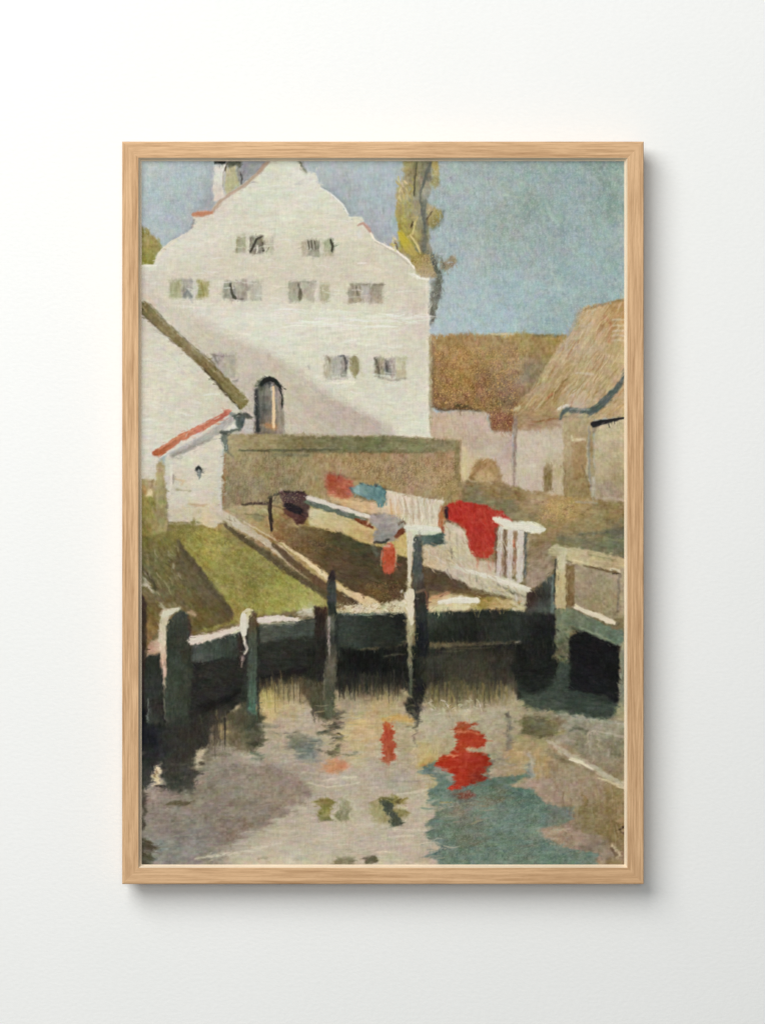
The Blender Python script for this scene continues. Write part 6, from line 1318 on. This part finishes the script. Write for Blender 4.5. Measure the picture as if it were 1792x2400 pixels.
dabs([(930, 415), (970, 420), (960, 475), (934, 470)], 12, [(212, 196, 154), (190, 174, 110)], 12, 4, 75, 40, .75, 97)
dabs([(440, 1250), (515, 1240), (560, 1275), (480, 1320)], 34, [(182, 170, 92), (174, 160, 84), (128, 118, 62), (190, 176, 104)], 10, 4, 45, 40, .6, 98, f=1.2)
dabs([(480, 1320), (560, 1290), (740, 1400), (660, 1425), (560, 1430)], 60, [(168, 160, 88), (112, 104, 58), (156, 150, 80), (120, 104, 62)], 10, 4, 50, 50, .55, 99, f=1.2)
dabs([(1250, 900), (1370, 730), (1450, 715), (1450, 880), (1330, 950)], 50, [(206, 188, 148), (146, 112, 72), (192, 168, 130)], 36, 2.8, -57, 12, .6, 100, f=1)
dabs([(480, 2018), (600, 1945), (1000, 1945), (1000, 2008), (620, 2008)], 50, [(204, 194, 176), (188, 178, 156), (160, 148, 132)], 52, 3.6, -4, 6, .5, 101, f=1.2)
dabs([(340, 1870), (640, 1830), (620, 1920), (480, 1990), (345, 2000)], 40, [(150, 140, 126), (116, 106, 94), (138, 136, 126)], 46, 4, -5, 8, .45, 102, f=1.4)
dabs([(1040, 1860), (1240, 1860), (1380, 2010), (1050, 2015)], 40, [(122, 144, 128), (90, 108, 96), (112, 134, 122)], 40, 4, -3, 9, .45, 103, f=1.3)
dabs([(1000, 1850), (1060, 1850), (1060, 2020), (985, 2020)], 26, [(184, 172, 156), (112, 132, 120), (168, 158, 142), (104, 124, 114)], 34, 4.5, -3, 8, .6, 110, f=1.4)
dabs([(1060, 1885), (1150, 1880), (1150, 1930), (1060, 1930)], 16, [(148, 134, 114), (132, 128, 110), (158, 140, 118)], 26, 4, -10, 16, .55, 111, f=1.4)
dabs([(1020, 385), (1460, 385), (1460, 680), (1350, 700), (1300, 770), (1030, 770)], 170, [(138, 155, 146), (150, 160, 146), (172, 183, 178), (146, 164, 168), (158, 168, 160)], 22, 5, 60, 60, .36, 113, f=1.6)
dabs([(335, 385), (490, 385), (440, 530), (370, 570), (335, 540)], 40, [(186, 194, 186), (162, 174, 180), (172, 178, 184)], 20, 5, 70, 50, .4, 114, f=1.6)
dabs([(1290, 1780), (1460, 1850), (1460, 1990), (1340, 1960)], 40, [(150, 134, 112), (110, 92, 60), (140, 120, 86), (162, 146, 126)], 38, 4, 87, 8, .45, 115, f=1.4)
dabs([(640, 1640), (880, 1640), (880, 1800), (640, 1800)], 40, [(196, 180, 150), (160, 148, 128), (186, 164, 122), (176, 168, 152)], 36, 4, -3, 8, .45, 116, f=1.4)
dabs([(1000, 1270), (1095, 1260), (1120, 1330), (1230, 1385), (1220, 1415), (1000, 1330)], 60, [(176, 156, 128), (208, 200, 182), (160, 142, 112), (196, 180, 152)], 18, 4, 55, 35, .55, 120, f=1.1)
dabs([(915, 1160), (1035, 1180), (1025, 1232), (950, 1232)], 34, [(186, 166, 138), (214, 206, 190), (172, 150, 120)], 20, 3, 80, 12, .55, 121, f=1.1)
dabs([(1165, 1250), (1230, 1250), (1226, 1350), (1168, 1345)], 20, [(196, 186, 172), (150, 128, 104), (182, 168, 152)], 18, 3.4, 86, 12, .55, 122, f=1.1)
dabs([(1060, 1185), (1150, 1195), (1150, 1290), (1110, 1290)], 18, [(186, 58, 44), (150, 40, 34), (192, 72, 56)], 16, 4, 65, 40, .5, 123, f=1.2)
for x in (722, 730, 738):
    L([(x, 563), (x + 2, 582)], 2.4, (86, 82, 66), f=1, a=.7)
L([(775, 562), (779, 575), (777, 587)], [3, 5, 3], (64, 64, 52), f=1.2, a=.9)
L([(586, 588), (600, 560), (610, 554)], [4, 5, 3], (66, 62, 52), f=1.3, a=.8)
L([(540, 668), (544, 688), (551, 698)], [4, 5, 6], (74, 72, 60), f=1.4, a=.8)
rr = random.Random(77)
for _ in range(46):
    x, y = rr.uniform(792, 944), rr.uniform(1586, 1606)
    L([(x, y - 10), (x + rr.uniform(-2, 2), y + rr.uniform(14, 44))], [rr.uniform(3, 6), 1.2], (34, 33, 28), f=1.6, a=rr.uniform(.25, .6))
for _ in range(14):
    x = rr.uniform(616, 715)
    L([(x, 1602 - (x - 616) * .12), (x + 1, 1632 + rr.uniform(0, 40))], [rr.uniform(2, 4), 1], (72, 62, 44), f=1.4, a=rr.uniform(.3, .6))
for _ in range(16):
    x = rr.uniform(420, 530)
    L([(x, 1716 - (x - 424) * .3), (x + 1, 1760 - (x - 424) * .35 + rr.uniform(0, 46))], [rr.uniform(3, 6), 1.5], (44, 40, 36), f=1.8, a=rr.uniform(.25, .5))
for _ in range(30):
    x, y = rr.uniform(1000, 1190), rr.uniform(1604, 1632)
    L([(x, y - 8), (x + 1, y + rr.uniform(16, 40))], [rr.uniform(3, 6), 1.5], rr.choice([(58, 54, 40), (110, 98, 62), (138, 122, 82)]), f=1.8, a=rr.uniform(.25, .5))
dabs([(1000, 1642), (1150, 1636), (1150, 1668), (1005, 1676)], 34, [(212, 204, 186), (140, 126, 98), (196, 186, 160)], 11, 3.4, 20, 60, .7, 91)
dabs([(328, 1300), (420, 1270), (430, 1400), (340, 1410)], 26, [(150, 140, 100), (76, 68, 46), (160, 150, 120), (98, 98, 70)], 16, 4, 55, 25, .6, 92)
# overall canvas tooth: threads, uneven paint
th = (vnoise(gx / 18 + 3, gy / 1.9) + vnoise(gx / 1.9, gy / 18 + 11) - 1.0)
fine = rng.normal(0, 1, (CH, CW)).astype(np.float32)
lum = CAN.mean(2) / 255
amp = 7 * (0.35 + 0.65 * np.clip(lum * 1.6, 0, 1)) * (0.55 + .9 * vnoise(gx / 90, gy / 90))
CAN += (th * amp)[..., None] + (fine * 2.2)[..., None] + rng.normal(0, 1.0, (CH, CW, 3)).astype(np.float32)
RELIEF += th * .7
CAN = np.clip(CAN, 6, 250)

# ---------------------------------------------------------------- the painting itself: a canvas with real, slightly raised paint
lin = CAN / 255.0
lin = np.where(lin <= .04045, lin / 12.92, ((lin + .055) / 1.055) ** 2.4)
fx = np.linspace(0, 1, CW)[None, :, None]; fy = np.linspace(0, 1, CH)[:, None, None]
LIGHT = 1.13 * (1 - fx) * (1 - fy) + 0.99 * fx * (1 - fy) + 1.0 * (1 - fx) * fy + 0.88 * fx * fy   # the pigments were matched under this much light
lin = np.clip(lin / LIGHT, 0.002, .9)
rel = RELIEF.copy()
rel = (rel + np.roll(rel, 1, 0) + np.roll(rel, -1, 0) + np.roll(rel, 1, 1) + np.roll(rel, -1, 1)) / 5
rel = np.clip(rel, -1.4, 1.8)
rel[0, :] = rel[-1, :] = 0; rel[:, 0] = rel[:, -1] = 0
PAINT = 0.00011                                         # relief of the paint, metres
plane = -(DEPTH - (LIPD + 1.6) * U)
ii = np.arange(CW) / S + PX0; jj = np.arange(CH) / S + PY0
gx, gy = np.meshgrid(ii, jj)
co = np.empty((CH, CW, 3), np.float32)
co[..., 0] = (gx - 896.0) * U - root.location.x
co[..., 1] = plane - rel * PAINT
co[..., 2] = (1200.0 - gy) * U - root.location.z
idx = np.arange(CH * CW, dtype=np.int32).reshape(CH, CW)
quads = np.stack([idx[1:, :-1], idx[1:, 1:], idx[:-1, 1:], idx[:-1, :-1]], -1).reshape(-1, 4)
me = bpy.data.meshes.new('painting')
me.vertices.add(CH * CW)
me.vertices.foreach_set('co', co.reshape(-1))
me.loops.add(quads.size)
me.loops.foreach_set('vertex_index', quads.reshape(-1))
me.polygons.add(len(quads))
me.polygons.foreach_set('loop_start', np.arange(0, quads.size, 4, dtype=np.int32))
me.polygons.foreach_set('loop_total', np.full(len(quads), 4, np.int32))
me.polygons.foreach_set('use_smooth', np.ones(len(quads), bool))
me.update(calc_edges=True)
at = me.color_attributes.new('paint', 'FLOAT_COLOR', 'POINT')
rgba = np.ones((CH * CW, 4), np.float32); rgba[:, :3] = lin.reshape(-1, 3)
at.data.foreach_set('color', rgba.reshape(-1))
paint_mat, nt, b = nodes_of('oil_paint_on_canvas')
vc = add(nt, 'ShaderNodeVertexColor'); vc.layer_name = 'paint'
tc = add(nt, 'ShaderNodeTexCoord')
wv = add(nt, 'ShaderNodeTexNoise'); wv.inputs['Scale'].default_value = 900; wv.inputs['Detail'].default_value = 2
nt.links.new(tc.outputs['Object'], wv.inputs['Vector'])
bp = add(nt, 'ShaderNodeBump'); bp.inputs['Strength'].default_value = .12; bp.inputs['Distance'].default_value = .0003
nt.links.new(wv.outputs['Fac'], bp.inputs['Height']); nt.links.new(bp.outputs['Normal'], b.inputs['Normal'])
nt.links.new(vc.outputs['Color'], b.inputs['Base Color'])
b.inputs['Roughness'].default_value = .75
b.inputs['Specular IOR Level'].default_value = .08
me.materials.append(paint_mat)
painting = bpy.data.objects.new('painting', me)
COL.objects.link(painting)
painting.parent = root
painting['label'] = 'oil painting of a white gabled house, washing and a dark quay mirrored in water'
